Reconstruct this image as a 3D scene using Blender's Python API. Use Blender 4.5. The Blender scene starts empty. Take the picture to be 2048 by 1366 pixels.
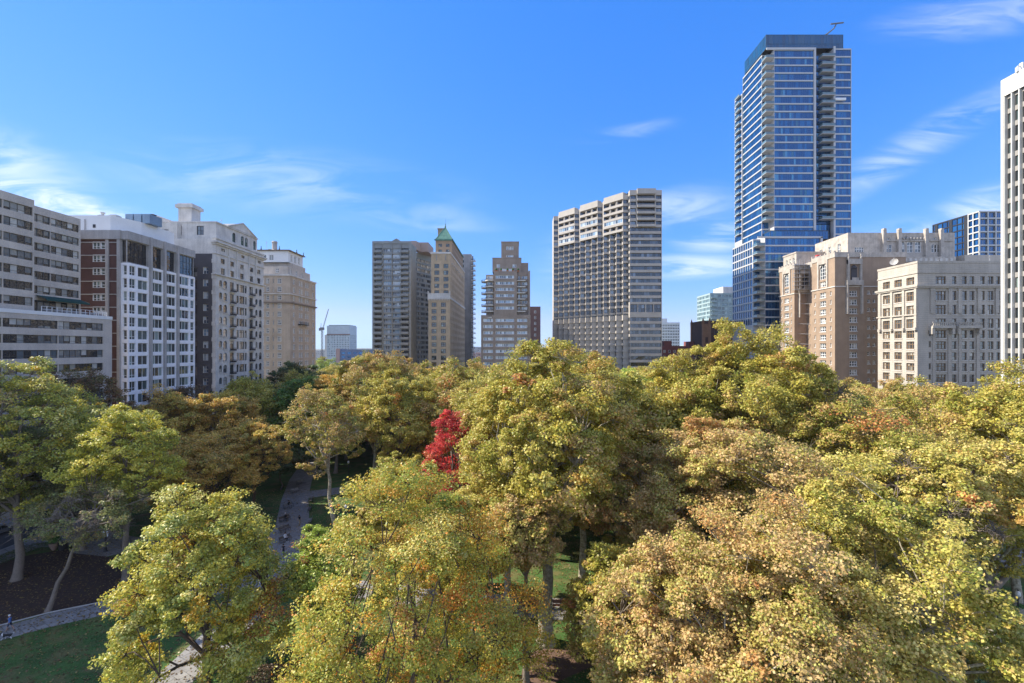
import bpy, math, random
import numpy as np
from mathutils import Vector

# ------------------------------------------------------------ camera, sky, sun
SC = bpy.context.scene
COL = SC.collection
F, CX, HY, H = 910.0, 1040.0, 697.0, 31.0      # focal length (px of 2048), principal point, eye height
cam_data = bpy.data.cameras.new("camera")
cam = bpy.data.objects.new("camera", cam_data)
COL.objects.link(cam)
cam.location = (0, 0, H)
cam.rotation_euler = (math.radians(90), 0, 0)
cam_data.sensor_width = 36.0
cam_data.lens = 36.0 * F / 2048
cam_data.shift_x = -(CX - 1024) / 2048
cam_data.shift_y = (HY - 683) / 2048
cam_data.clip_start = 0.5
cam_data.clip_end = 12000
SC.camera = cam

SUN_EL, SUN_AZ = 41.0, -79.0                   # azimuth from +Y towards +X
world = bpy.data.worlds.new("World")
SC.world = world
world.use_nodes = True
SC.view_settings.view_transform = 'Standard'
SC.view_settings.look = 'None'
SC.view_settings.gamma = 1
SC.view_settings.exposure = 0.92
SC.render.engine = 'CYCLES'
SC.cycles.max_bounces = 6
SC.cycles.diffuse_bounces = 3
SC.cycles.glossy_bounces = 3
SC.cycles.transmission_bounces = 3
SC.cycles.transparent_max_bounces = 4

def build_world():
    nt = world.node_tree
    for n in list(nt.nodes): nt.nodes.remove(n)
    N = nt.nodes.new; L = nt.links.new
    out = N('ShaderNodeOutputWorld'); bg = N('ShaderNodeBackground')
    bg.inputs['Strength'].default_value = 0.13
    sky = N('ShaderNodeTexSky'); sky.sky_type = 'NISHITA'; sky.sun_disc = False
    sky.sun_elevation = math.radians(SUN_EL); sky.sun_rotation = math.radians(SUN_AZ)
    sky.air_density = 1.0; sky.dust_density = 0.05; sky.ozone_density = 3.0; sky.altitude = 50
    # deep clear autumn blue: per channel response of the photograph applied to the physical sky
    sc_ = N('ShaderNodeSeparateColor'); L(sky.outputs[0], sc_.inputs[0]); hsv = N('ShaderNodeCombineColor')
    for i, (a, g) in enumerate(((.063, 1.3), (.187, .70), (.60, .34))):
        pw = N('ShaderNodeMath'); pw.operation = 'POWER'; L(sc_.outputs[i], pw.inputs[0]); pw.inputs[1].default_value = g
        ml = N('ShaderNodeMath'); ml.operation = 'MULTIPLY'; L(pw.outputs[0], ml.inputs[0]); ml.inputs[1].default_value = a / (.13 * 1.89) * 1.13; L(ml.outputs[0], hsv.inputs[i])
        if i == 0: red = ml.outputs[0]
        if i == 1:                                  # keep the horizon pale blue, never pink
            lim = N('ShaderNodeMath'); lim.operation = 'MULTIPLY'; L(ml.outputs[0], lim.inputs[0]); lim.inputs[1].default_value = .72
            mn = N('ShaderNodeMath'); mn.operation = 'MINIMUM'; L(red, mn.inputs[0]); L(lim.outputs[0], mn.inputs[1]); L(mn.outputs[0], hsv.inputs[0])
    tc = N('ShaderNodeTexCoord'); sep = N('ShaderNodeSeparateXYZ'); L(tc.outputs['Generated'], sep.inputs[0])
    ymax = N('ShaderNodeMath'); ymax.operation = 'MAXIMUM'; L(sep.outputs[1], ymax.inputs[0]); ymax.inputs[1].default_value = 0.05
    dx = N('ShaderNodeMath'); dx.operation = 'DIVIDE'; L(sep.outputs[0], dx.inputs[0]); L(ymax.outputs[0], dx.inputs[1])
    dz = N('ShaderNodeMath'); dz.operation = 'DIVIDE'; L(sep.outputs[2], dz.inputs[0]); L(ymax.outputs[0], dz.inputs[1])
    cmb = N('ShaderNodeCombineXYZ'); L(dx.outputs[0], cmb.inputs[0]); L(dz.outputs[0], cmb.inputs[1])
    # banks of thin cirrus: centre (tan azimuth, tan elevation), tilt, half length, half height, strength
    banks = [(-1.02, .315, -14, .26, .055, 1.5), (-1.14, .40, -20, .30, .10, .55), (-.55, .37, -6, .50, .09, .30), (.23, .48, 8, .14, .025, .28),
             (.36, .31, 4, .17, .06, .5), (.45, .25, 6, .13, .045, .9), (.37, .18, 2, .17, .032, .9), (.88, .45, 30, .50, .05, .42),
             (1.04, .32, 14, .16, .05, .7), (.90, .24, 6, .35, .06, .75), (1.05, .74, 8, .30, .06, .5), (-.25, .30, -10, .25, .05, .3), (.12, .20, 10, .10, .08, .35)]
    tot = None
    for (cx, cy, a, sx, sy, st) in banks:
        mp = N('ShaderNodeMapping'); mp.vector_type = 'TEXTURE'
        mp.inputs['Location'].default_value = (cx, cy, 0); mp.inputs['Rotation'].default_value = (0, 0, math.radians(a))
        mp.inputs['Scale'].default_value = (sx, sy, 1); L(cmb.outputs[0], mp.inputs[0])
        ln = N('ShaderNodeVectorMath'); ln.operation = 'LENGTH'; L(mp.outputs[0], ln.inputs[0])
        mr = N('ShaderNodeMapRange'); mr.interpolation_type = 'SMOOTHSTEP'
        mr.inputs['From Min'].default_value = 1.15; mr.inputs['From Max'].default_value = 0.0
        mr.inputs['To Min'].default_value = 0; mr.inputs['To Max'].default_value = st; L(ln.outputs['Value'], mr.inputs[0])
        if tot is None: tot = mr.outputs[0]
        else:
            ad = N('ShaderNodeMath'); ad.operation = 'MAXIMUM'; L(tot, ad.inputs[0]); L(mr.outputs[0], ad.inputs[1]); tot = ad.outputs[0]
    mp = N('ShaderNodeMapping'); mp.inputs['Scale'].default_value = (2.4, 12.0, 1); mp.inputs['Rotation'].default_value = (0, 0, math.radians(-9)); L(cmb.outputs[0], mp.inputs[0])
    nz = N('ShaderNodeTexNoise'); nz.inputs['Scale'].default_value = 1.3; nz.inputs['Detail'].default_value = 9; nz.inputs['Roughness'].default_value = .58
    nz.inputs['Distortion'].default_value = 1.3; L(mp.outputs[0], nz.inputs['Vector'])
    nr = N('ShaderNodeMapRange'); nr.interpolation_type = 'SMOOTHSTEP'; nr.inputs['From Min'].default_value = .34; nr.inputs['From Max'].default_value = .72; L(nz.outputs[0], nr.inputs[0])
    mu = N('ShaderNodeMath'); mu.operation = 'MULTIPLY'; L(tot, mu.inputs[0]); L(nr.outputs[0], mu.inputs[1])
    mix = N('ShaderNodeMixRGB'); L(mu.outputs[0], mix.inputs['Fac']); L(hsv.outputs[0], mix.inputs['Color1']); mix.inputs['Color2'].default_value = (5.0, 5.3, 5.8, 1)
    # added white fill light in the unseen sky behind and beside the viewpoint
    sky_fill = N('ShaderNodeMapRange'); sky_fill.interpolation_type = 'SMOOTHSTEP'; sky_fill.inputs['From Min'].default_value = .42; sky_fill.inputs['From Max'].default_value = -.25
    sky_fill.inputs['To Min'].default_value = 0; sky_fill.inputs['To Max'].default_value = .30; L(sep.outputs[1], sky_fill.inputs[0])
    mixv = N('ShaderNodeMixRGB'); L(sky_fill.outputs[0], mixv.inputs['Fac']); L(mix.outputs[0], mixv.inputs['Color1']); mixv.inputs['Color2'].default_value = (6.6, 6.6, 6.7, 1); mix = mixv
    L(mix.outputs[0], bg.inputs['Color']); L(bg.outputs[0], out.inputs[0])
build_world()

sd = bpy.data.lights.new("sun", 'SUN'); sd.energy = 4.7; sd.angle = math.radians(0.5); sd.color = (1.0, .92, .79)
sun = bpy.data.objects.new("sun", sd); COL.objects.link(sun)
el, az = math.radians(SUN_EL), math.radians(SUN_AZ)
SUNV = Vector((math.sin(az) * math.cos(el), math.cos(az) * math.cos(el), math.sin(el)))
sun.rotation_euler = SUNV.to_track_quat('Z', 'Y').to_euler()
sun.location = (-60, 20, 150)

def G(px, py):                                  # ground point under a photo pixel (of 2048)
    d = F * H / (py - HY); return ((px - CX) / F * d, d)
def PX(px, d): return (px - CX) / F * d
def PZ(py, d): return H - (py - HY) / F * d

# ------------------------------------------------------------ materials
MATS = {}
def nodes_of(name):
    m = bpy.data.materials.new(name); m.use_nodes = True; nt = m.node_tree
    return m, nt, nt.nodes['Principled BSDF'], nt.nodes.new, nt.links.new
def mat(name, col, rough=.75, var=.12, scale=.35, fine=6.0, streak=0.0, bump=0.0, metallic=0.0, course=None, spec=.4, tint=None, brick=None, pavers=None):
    """painted / stone / metal surface with cloudy wear, fine grain, optional rain streaks and coursing"""
    if name in MATS: return MATS[name]
    if streak: var *= 1.55
    m, nt, b, N, L = nodes_of(name)
    tc = N('ShaderNodeTexCoord')
    n1 = N('ShaderNodeTexNoise'); n1.inputs['Scale'].default_value = scale; n1.inputs['Detail'].default_value = 5; L(tc.outputs['Object'], n1.inputs['Vector'])
    n2 = N('ShaderNodeTexNoise'); n2.inputs['Scale'].default_value = fine; n2.inputs['Detail'].default_value = 3; L(tc.outputs['Object'], n2.inputs['Vector'])
    fac = N('ShaderNodeMath'); fac.operation = 'ADD'; L(n1.outputs[0], fac.inputs[0]); L(n2.outputs[0], fac.inputs[1])
    last = fac.outputs[0]; mid = 1.0
    if streak:
        mp = N('ShaderNodeMapping'); mp.inputs['Scale'].default_value = (1.6, 1.6, .06); L(tc.outputs['Object'], mp.inputs[0])
        n3 = N('ShaderNodeTexNoise'); n3.inputs['Scale'].default_value = 1.0; n3.inputs['Detail'].default_value = 4; L(mp.outputs[0], n3.inputs['Vector'])
        ma = N('ShaderNodeMath'); ma.operation = 'MULTIPLY_ADD'; L(n3.outputs[0], ma.inputs[0]); ma.inputs[1].default_value = streak; L(last, ma.inputs[2]); last = ma.outputs[0]; mid += .5 * streak
    mr = N('ShaderNodeMapRange'); mr.inputs['From Min'].default_value = mid - .5; mr.inputs['From Max'].default_value = mid + .5
    mr.inputs['To Min'].default_value = 1 - var * 2.2; mr.inputs['To Max'].default_value = 1 + var * 1.6; L(last, mr.inputs[0])
    mix = N('ShaderNodeVectorMath'); mix.operation = 'SCALE'; mix.inputs[0].default_value = col; L(mr.outputs[0], mix.inputs['Scale'])
    c = mix.outputs[0]
    if brick:
        # horizontal brick/stone courses as thin darker joints
        sp = N('ShaderNodeSeparateXYZ'); L(tc.outputs['Object'], sp.inputs[0])
        fr = N('ShaderNodeMath'); fr.operation = 'MULTIPLY'; L(sp.outputs[2], fr.inputs[0]); fr.inputs[1].default_value = 1.0 / brick
        fc = N('ShaderNodeMath'); fc.operation = 'FRACT'; L(fr.outputs[0], fc.inputs[0])
        lt = N('ShaderNodeMath'); lt.operation = 'LESS_THAN'; L(fc.outputs[0], lt.inputs[0]); lt.inputs[1].default_value = .10
        dk = N('ShaderNodeMixRGB'); dk.blend_type = 'MULTIPLY'; L(lt.outputs[0], dk.inputs['Fac']); L(c, dk.inputs['Color1']); dk.inputs['Color2'].default_value = (.72, .72, .72, 1)
        c = dk.outputs[0]
    if pavers:
        bt = N('ShaderNodeTexBrick'); bt.inputs['Scale'].default_value = 1.0 / pavers; bt.inputs['Mortar Size'].default_value = .03; bt.inputs['Brick Width'].default_value = 1.0; bt.inputs['Row Height'].default_value = .8
        bt.inputs['Color1'].default_value = (1, 1, 1, 1); bt.inputs['Color2'].default_value = (.80, .80, .82, 1); bt.inputs['Mortar'].default_value = (.45, .45, .45, 1); mpb = N('ShaderNodeMapping'); mpb.inputs['Rotation'].default_value = (0, 0, .5); L(tc.outputs['Object'], mpb.inputs[0]); L(mpb.outputs[0], bt.inputs['Vector'])
        dk = N('ShaderNodeMixRGB'); dk.blend_type = 'MULTIPLY'; dk.inputs['Fac'].default_value = 1; L(c, dk.inputs['Color1']); L(bt.outputs[0], dk.inputs['Color2']); c = dk.outputs[0]
    if tint:
        n4 = N('ShaderNodeTexNoise'); n4.inputs['Scale'].default_value = scale * 2.3; n4.inputs['Detail'].default_value = 6; L(tc.outputs['Object'], n4.inputs['Vector'])
        r = N('ShaderNodeMapRange'); r.inputs['From Min'].default_value = .45; r.inputs['From Max'].default_value = .68; L(n4.outputs[0], r.inputs[0])
        mx = N('ShaderNodeMixRGB'); L(r.outputs[0], mx.inputs['Fac']); L(c, mx.inputs['Color1']); mx.inputs['Color2'].default_value = (*tint, 1); c = mx.outputs[0]
    L(c, b.inputs['Base Color'])
    b.inputs['Roughness'].default_value = rough; b.inputs['Metallic'].default_value = metallic
    b.inputs['Specular IOR Level'].default_value = spec
    if bump:
        bp = N('ShaderNodeBump'); bp.inputs['Strength'].default_value = bump; bp.inputs['Distance'].default_value = .05; L(n2.outputs[0], bp.inputs['Height']); L(bp.outputs[0], b.inputs['Normal'])
    MATS[name] = m; return m

def glass(name, dark=(.018, .022, .028), mid=(.11, .135, .155), light=(.46, .47, .45), p_mid=.42, p_light=.74, rough=.06, spec=1.0, metallic=0.0, warp=.03):
    """window glazing: each pane has its own random value 'rnd' = a dark room, a half open blind, a drawn curtain or painted sky reflection"""
    if name in MATS: return MATS[name]
    m, nt, b, N, L = nodes_of(name)
    at = N('ShaderNodeAttribute'); at.attribute_name = 'rnd'
    cr = N('ShaderNodeValToRGB'); cr.color_ramp.interpolation = 'CONSTANT'
    e = cr.color_ramp.elements; e[0].position = 0; e[0].color = (*dark, 1); e[1].position = p_mid; e[1].color = (*mid, 1)
    x = e.new(p_light); x.color = (*light, 1)
    x = e.new(p_light + (1 - p_light) * .5); x.color = (light[0] * .55, light[1] * .58, light[2] * .6, 1)
    L(at.outputs['Fac'], cr.inputs[0]); L(cr.outputs[0], b.inputs['Base Color'])
    b.inputs['Roughness'].default_value = rough; b.inputs['Metallic'].default_value = metallic
    b.inputs['Specular IOR Level'].default_value = spec; b.inputs['IOR'].default_value = 1.6
    tc = N('ShaderNodeTexCoord'); nz = N('ShaderNodeTexNoise'); nz.inputs['Scale'].default_value = .5; nz.inputs['Detail'].default_value = 2; L(tc.outputs['Object'], nz.inputs['Vector'])
    bp = N('ShaderNodeBump'); bp.inputs['Strength'].default_value = warp * 10; bp.inputs['Distance'].default_value = .12; L(nz.outputs[0], bp.inputs['Height']); L(bp.outputs[0], b.inputs['Normal'])
    MATS[name] = m; return m

# ------------------------------------------------------------ objects
ORG = {}                                        # object name -> world origin
def thing(name, label, cat, loc, group=None, rz=0.0):
    if len(label.split()) > 16: print('LONG', len(label.split()), label)
    o = bpy.data.objects.new(name, None); COL.objects.link(o); o.location = loc; o.rotation_euler = (0, 0, rz)
    o.empty_display_size = .5; o['label'] = label; o['category'] = cat
    if group: o['group'] = group
    ORG[o.name] = tuple(loc); return o
def tag(o, label, cat, group=None, kind=None):
    if label: o['label'] = label
    if cat: o['category'] = cat
    if group: o['group'] = group
    if kind: o['kind'] = kind
    return o

class MB:
    """mesh under construction, in world coordinates"""
    def __init__(s): s.v = []; s.f = []; s.m = []; s.r = []
    def poly(s, pts, m=0, r=0.0):
        n = len(s.v); s.v.extend(pts); s.f.append(tuple(range(n, n + len(pts)))); s.m.append(m); s.r.append(r)
    def box(s, x0, x1, y0, y1, z0, z1, m=0, r=0.0, skip=''):
        a = [(x0, y0, z0), (x1, y0, z0), (x1, y1, z0), (x0, y1, z0), (x0, y0, z1), (x1, y0, z1), (x1, y1, z1), (x0, y1, z1)]
        n = len(s.v); s.v.extend(a)
        for k, q in (('b', (3, 2, 1, 0)), ('t', (4, 5, 6, 7)), ('S', (0, 1, 5, 4)), ('E', (1, 2, 6, 5)), ('N', (2, 3, 7, 6)), ('W', (3, 0, 4, 7))):
            if k in skip: continue
            s.f.append(tuple(n + i for i in q)); s.m.append(m); s.r.append(r)
    def prism(s, pts, z0, z1, m=0, mt=None, cap=True):      # pts counter-clockwise in plan
        k = len(pts); n = len(s.v)
        s.v.extend([(x, y, z0) for x, y in pts]); s.v.extend([(x, y, z1) for x, y in pts])
        for i in range(k):
            j = (i + 1) % k; s.f.append((n + i, n + j, n + k + j, n + k + i)); s.m.append(m); s.r.append(0)
        if cap:
            s.f.append(tuple(range(n + k, n + 2 * k))); s.m.append(m if mt is None else mt); s.r.append(0)
            s.f.append(tuple(range(n + k - 1, n - 1, -1))); s.m.append(m); s.r.append(0)
    def fbox(s, fr, u0, u1, n0, n1, z0, z1, m=0, r=0.0):     # box in a facade frame
        P = fr.p
        a = [P(u0, n1, z0), P(u1, n1, z0), P(u1, n0, z0), P(u0, n0, z0), P(u0, n1, z1), P(u1, n1, z1), P(u1, n0, z1), P(u0, n0, z1)]
        n = len(s.v); s.v.extend(a)
        for q in ((3, 2, 1, 0), (4, 5, 6, 7), (0, 1, 5, 4), (1, 2, 6, 5), (2, 3, 7, 6), (3, 0, 4, 7)):
            s.f.append(tuple(n + i for i in q)); s.m.append(m); s.r.append(r)
    def tube(s, pts, rad, k=6, m=0, cap=True):
        pts = [Vector(p) for p in pts]; n0 = len(s.v)
        if not hasattr(rad, '__len__'): rad = [rad] * len(pts)
        ref = None
        for i, p in enumerate(pts):
            t = (pts[min(i + 1, len(pts) - 1)] - pts[max(i - 1, 0)]); t = t.normalized() if t.length > 1e-9 else Vector((0, 0, 1))
            if ref is None: ref = Vector((1, 0, 0)) if abs(t.x) < .8 else Vector((0, 1, 0))
            a = (ref - t * ref.dot(t)).normalized(); b = t.cross(a); ref = a
            for j in range(k):
                w = 2 * math.pi * j / k; q = p + (a * math.cos(w) + b * math.sin(w)) * rad[i]; s.v.append(tuple(q))
        for i in range(len(pts) - 1):
            for j in range(k):
                j2 = (j + 1) % k
                s.f.append((n0 + i * k + j, n0 + i * k + j2, n0 + (i + 1) * k + j2, n0 + (i + 1) * k + j)); s.m.append(m); s.r.append(0)
        if cap:
            s.f.append(tuple(n0 + j for j in range(k - 1, -1, -1))); s.m.append(m); s.r.append(0)
            e = n0 + (len(pts) - 1) * k; s.f.append(tuple(e + j for j in range(k))); s.m.append(m); s.r.append(0)
    def lathe(s, c, prof, k=12, m=0):                        # prof: (radius, z)
        n0 = len(s.v)
        for (r, z) in prof:
            for j in range(k):
                w = 2 * math.pi * j / k; s.v.append((c[0] + r * math.cos(w), c[1] + r * math.sin(w), c[2] + z))
        for i in range(len(prof) - 1):
            for j in range(k):
                j2 = (j + 1) % k; s.f.append((n0 + i * k + j, n0 + i * k + j2, n0 + (i + 1) * k + j2, n0 + (i + 1) * k + j)); s.m.append(m); s.r.append(0)
        s.f.append(tuple(n0 + j for j in range(k - 1, -1, -1))); s.m.append(m); s.r.append(0)
        e = n0 + (len(prof) - 1) * k; s.f.append(tuple(e + j for j in range(k))); s.m.append(m); s.r.append(0)
    def add(s, o):
        n = len(s.v); s.v.extend(o.v); s.f.extend(tuple(i + n for i in f) for f in o.f); s.m.extend(o.m); s.r.extend(o.r)
    def build(s, name, mats, parent=None, org=None, smooth=False):
        if org is None: org = ORG[parent['root'] if parent and 'root' in parent else parent.name] if parent else (0, 0, 0)
        me = bpy.data.meshes.new(name)
        v = np.array(s.v, dtype=np.float64) - np.array(org)
        me.from_pydata([tuple(x) for x in v], [], s.f)
        if not isinstance(mats, (list, tuple)): mats = [mats]
        for q in mats: me.materials.append(q)
        me.polygons.foreach_set('material_index', np.array(s.m, dtype=np.int32))
        if any(s.r):
            at = me.attributes.new('rnd', 'FLOAT', 'FACE'); at.data.foreach_set('value', np.array(s.r, dtype=np.float32))
        if smooth: me.polygons.foreach_set('use_smooth', np.ones(len(s.f), dtype=bool))
        me.update()
        o = bpy.data.objects.new(name, me); COL.objects.link(o)
        if parent: o.parent = parent
        elif org != (0, 0, 0): o.location = org
        return o

class Frame:
    """facade plane: origin at lower left seen from outside, u to the right, n outwards"""
    def __init__(s, x, y, ux, uy):
        l = math.hypot(ux, uy); s.x, s.y, s.ux, s.uy = x, y, ux / l, uy / l; s.nx, s.ny = s.uy, -s.ux
    def p(s, u, n, z): return (s.x + s.ux * u + s.nx * n, s.y + s.uy * u + s.ny * n, z)

RND = random.Random(7)
def window_mesh(mb, fr, u0, u1, z0, z1, st, depth, fb=None):
    """glazing + frame bars (+ sill, arch infill) of one window; mats: 0 glass 1 frame 2 stone"""
    gb = mb; fb = fb or mb
    nx, nz, fw = st.get('nx', 2), st.get('nz', 2), st.get('fw', .07)
    e = .003; gn = -depth + .03; f1 = gn + st.get('fd', .07)
    us = [u0 + (u1 - u0) * i / nx for i in range(nx + 1)]; zs = [z0 + (z1 - z0) * i / nz for i in range(nz + 1)]
    if 'zs' in st: zs = [z0 + (z1 - z0) * t for t in st['zs']]; nz = len(zs) - 1
    base = RND.random()
    for i in range(nx):
        b2 = RND.random() if st.get('indep', True) else base
        for j in range(nz):
            r = b2 if RND.random() < .75 else RND.random()
            if nz >= 2 and j == 0 and b2 > .84 and RND.random() < .5: r = RND.random() * .5
            mb.poly([fr.p(us[i] + e, gn, zs[j] + e), fr.p(us[i + 1] - e, gn, zs[j] + e), fr.p(us[i + 1] - e, gn, zs[j + 1] - e), fr.p(us[i] + e, gn, zs[j + 1] - e)], 0, max(r, .001))
    for i in range(nx + 1):
        w = fw if 0 < i < nx else fw * 1.3
        a = min(max(us[i] - w / 2, u0 + e), u1 - e - w); fb.fbox(fr, a, a + w, gn - .01, f1, z0 + e, z1 - e, 1)
    for j in range(nz + 1):
        w = fw * .9; a = min(max(zs[j] - w / 2, z0 + e), z1 - e - w); fb.fbox(fr, u0 + e, u1 - e, gn - .01, f1 - .012, a, a + w, 1)
    if st.get('sill'): mb.fbox(fr, u0 - .15, u1 + .15, -.02, st['sill'], z0 - .22, z0 + .012, 2)
    if st.get('head'): mb.fbox(fr, u0 - .18, u1 + .18, -.02, st['head'], z1 - .012, z1 + .32, 2)
    if st.get('surr'):
        w = st['surr']; mb.fbox(fr, u0 - w, u0 + .01, -.02, .045, z0 - .02, z1 + w, 2); mb.fbox(fr, u1 - .01, u1 + w, -.02, .045, z0 - .02, z1 + w, 2); mb.fbox(fr, u0 + .01, u1 - .01, -.02, .043, z1 - .01, z1 + w, 2)
        mb.fbox(fr, u0 - w - .04, u1 + w + .04, -.02, .10, z0 - .16, z0 - .02, 2)
    if st.get('arch'):                                       # stone corners that round the head off
        R = (u1 - u0) / 2; c = (u0 + u1) / 2; zc = z1 - R
        for sgn in (-1, 1):
            pts = [fr.p(c + sgn * (R - .001), -.004, z1 - .001)]
            for k in range(7):
                t = math.pi / 2 * k / 6; pts.append(fr.p(c + sgn * (R - .001) * math.sin(t), -.004, zc + (R - .001) * math.cos(t)))
            if sgn > 0: pts = pts[::-1]
            mb.poly(pts, 2)
    if st.get('juliet'):                                     # small iron balcony
        w = .35
        mb.fbox(fr, u0 - w, u1 + w, -.02, .75, z0 - .18, z0 - .02, 2)
        for k in range(9):
            uu = u0 - w + (u1 - u0 + 2 * w - .05) * k / 8; mb.fbox(fr, uu, uu + .05, .66, .71, z0, z0 + .95, 3)
        mb.fbox(fr, u0 - w, u1 + w, .65, .72, z0 + .95, z0 + 1.0, 3)
        mb.fbox(fr, u0 - w + .06, u1 + w - .06, .66, .68, z0, z0 + .55, 3)

def wall_grid(mb, fr, W, z0, z1, holes, depth, m=0):
    zs = sorted({z0, z1} | {round(h[2], 4) for h in holes} | {round(h[3], 4) for h in holes})
    for a, b in zip(zs[:-1], zs[1:]):
        if b - a < 1e-5: continue
        mid = (a + b) / 2
        cut = sorted([(h[0], h[1]) for h in holes if h[2] - 1e-4 < mid < h[3] + 1e-4]); u = 0
        for (c0, c1) in cut:
            if c0 > u + 1e-4: mb.poly([fr.p(u, 0, a), fr.p(c0, 0, a), fr.p(c0, 0, b), fr.p(u, 0, b)], m)
            u = max(u, c1)
        if u < W - 1e-4: mb.poly([fr.p(u, 0, a), fr.p(W, 0, a), fr.p(W, 0, b), fr.p(u, 0, b)], m)
    for h in holes:
        u0, u1, a, b = h[:4]; d = -depth
        mb.poly([fr.p(u0, 0, a), fr.p(u0, d, a), fr.p(u0, d, b), fr.p(u0, 0, b)][::-1], m)
        mb.poly([fr.p(u1, 0, a), fr.p(u1, d, a), fr.p(u1, d, b), fr.p(u1, 0, b)], m)
        mb.poly([fr.p(u0, 0, a), fr.p(u1, 0, a), fr.p(u1, d, a), fr.p(u0, d, a)], m)
        mb.poly([fr.p(u0, 0, b), fr.p(u1, 0, b), fr.p(u1, d, b), fr.p(u0, d, b)][::-1], m)

def roof_units(b, x0, x1, y0, y1, z, n, seed):
    q = random.Random(seed)
    for i in range(n):
        x = q.uniform(x0 + 1, x1 - 2.5); y = q.uniform(y0 + 1, y1 - 3); w, d, h = q.uniform(.8, 2.4), q.uniform(.8, 2.4), q.uniform(.7, 2.2); mb = MB(); k = q.random()
        if k < .5: mb.box(x, x + w, y, y + d, z, z + h); mb.box(x + .2, x + w - .2, y + .2, y + d - .2, z + h, z + h + .15); nm = 'air_unit'
        elif k < .75: mb.lathe((x, y, z), [(.3, 0), (.3, h), (.5, h + .1), (.5, h + .4), (.1, h + .5)], 8); nm = 'vent_pipe'
        else: mb.tube([(x, y, z), (x, y, z + h * 2.2)], .06, 4); mb.tube([(x - .5, y, z + h * 1.8), (x + .5, y, z + h * 1.8)], .04, 4); nm = 'aerial'
        b.part(nm, mb, [mat('roof_unit_grey', (.42, .42, .42), .6, .1)])
class Bld:
    """a building: collects wall masses and windows, then links wall, trim, roof and window parts"""
    def __init__(s, name, label, cat, base, wallmats, glassm, framem, stonem=None, iron=None, group=None, sub=False):
        s.sub = sub
        s.t = thing(name, label, cat, (base[0], base[1], 0), group)
        s.wm = wallmats; s.wmats = [glassm, framem, stonem or wallmats[0], iron or framem]
        s.wall = MB(); s.trim = MB(); s.wins = []; s.parts = []
    def facade(s, fr, W, z0, z1, wins, depth=.3, m=0):
        """wins: (u0,u1,z0,z1,style)"""
        wins = [w for w in wins if w[0] > .02 and w[1] < W - .02 and w[2] > z0 + .02 and w[3] < z1 - .02]
        wall_grid(s.wall, fr, W, z0, z1, wins, depth, m)
        for w in wins: s.wins.append((fr, w, depth))
    def mass(s, x0, x1, y0, y1, z0, z1, S=None, E=None, W_=None, depth=.3, m=0, parapet=.0, roofm=None):
        for key, wn, fr, L in (('S', S, Frame(x0, y0, 1, 0), x1 - x0), ('E', E, Frame(x1, y0, 0, 1), y1 - y0), ('W', W_, Frame(x0, y1, 0, -1), y1 - y0), ('N', None, Frame(x1, y1, -1, 0), x1 - x0)):
            s.facade(fr, L, z0, z1, wn or [], depth, m)
        zr = z1 - parapet
        s.wall.poly([(x0, y0, zr), (x1, y0, zr), (x1, y1, zr), (x0, y1, zr)], roofm if roofm is not None else m)
        if parapet:
            t = .35
            for a in ((x0, x1, y0, y0 + t), (x0, x1, y1 - t, y1), (x0, x0 + t, y0 + t, y1 - t), (x1 - t, x1, y0 + t, y1 - t)):
                s.wall.poly([(a[0], a[2], z1), (a[1], a[2], z1), (a[1], a[3], z1), (a[0], a[3], z1)], m)
            i = t
            s.wall.poly([(x0 + i, y1 - i, zr), (x1 - i, y1 - i, zr), (x1 - i, y1 - i, z1), (x0 + i, y1 - i, z1)], m)
            s.wall.poly([(x0 + i, y0 + i, zr), (x0 + i, y1 - i, zr), (x0 + i, y1 - i, z1), (x0 + i, y0 + i, z1)], m)
            s.wall.poly([(x1 - i, y0 + i, zr), (x1 - i, y1 - i, zr), (x1 - i, y1 - i, z1), (x1 - i, y0 + i, z1)], m)
    def band(s, x0, x1, y0, y1, z0, z1, out=.25, m=0):          # cornice running round a mass
        s.trim.box(x0 - out, x1 + out, y0 - out, y1 + out, z0, z1, m)
    def part(s, name, mb, mats, smooth=False, label=None):
        o = mb.build(name, mats, s.t, smooth=smooth)
        if label: o['label'] = label
        return o
    def finish(s, wname='window', trimname='trim', trimmats=None, cap=96):
        s.part('wall', s.wall, s.wm)
        if s.trim.f: s.part(trimname, s.trim, trimmats or s.wm)
        def size(w):
            fr, q, d = w; p = fr.p((q[0] + q[1]) / 2, 0, (q[2] + q[3]) / 2)
            if p[1] < 1: return -1
            face = fr.nx * (0 - p[0]) + fr.ny * (0 - p[1])
            px = abs(p[0] / p[1]) < 1.15
            return (q[1] - q[0]) * (q[3] - q[2]) * max(face, 0) / p[1] ** 3 * (1 if px else .01) * (1 if p[2] > 14 else .02)
        byname = {}
        for w in s.wins: byname.setdefault(w[1][4].get('name', wname), []).append(w)
        for nm, ws in byname.items():
            ws.sort(key=size, reverse=True)
            for w in ws[:cap]:
                mb = MB(); fb = MB() if s.sub else None; window_mesh(mb, w[0], *w[1][:4], w[1][4], w[2], fb); mats = w[1][4].get('mats', s.wmats)
                o = mb.build(nm, mats, s.t)
                if fb: fb.m = [0] * len(fb.m); fb.build('frame', [mats[1]], o, org=ORG[s.t.name])
            rest = ws[cap:]
            if rest:
                mb = MB()
                for w in rest: window_mesh(mb, w[0], *w[1][:4], w[1][4], w[2])
                o = mb.build(nm, rest[0][1][4].get('mats', s.wmats), s.t); o['kind'] = 'stuff'
        return s.t

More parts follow.
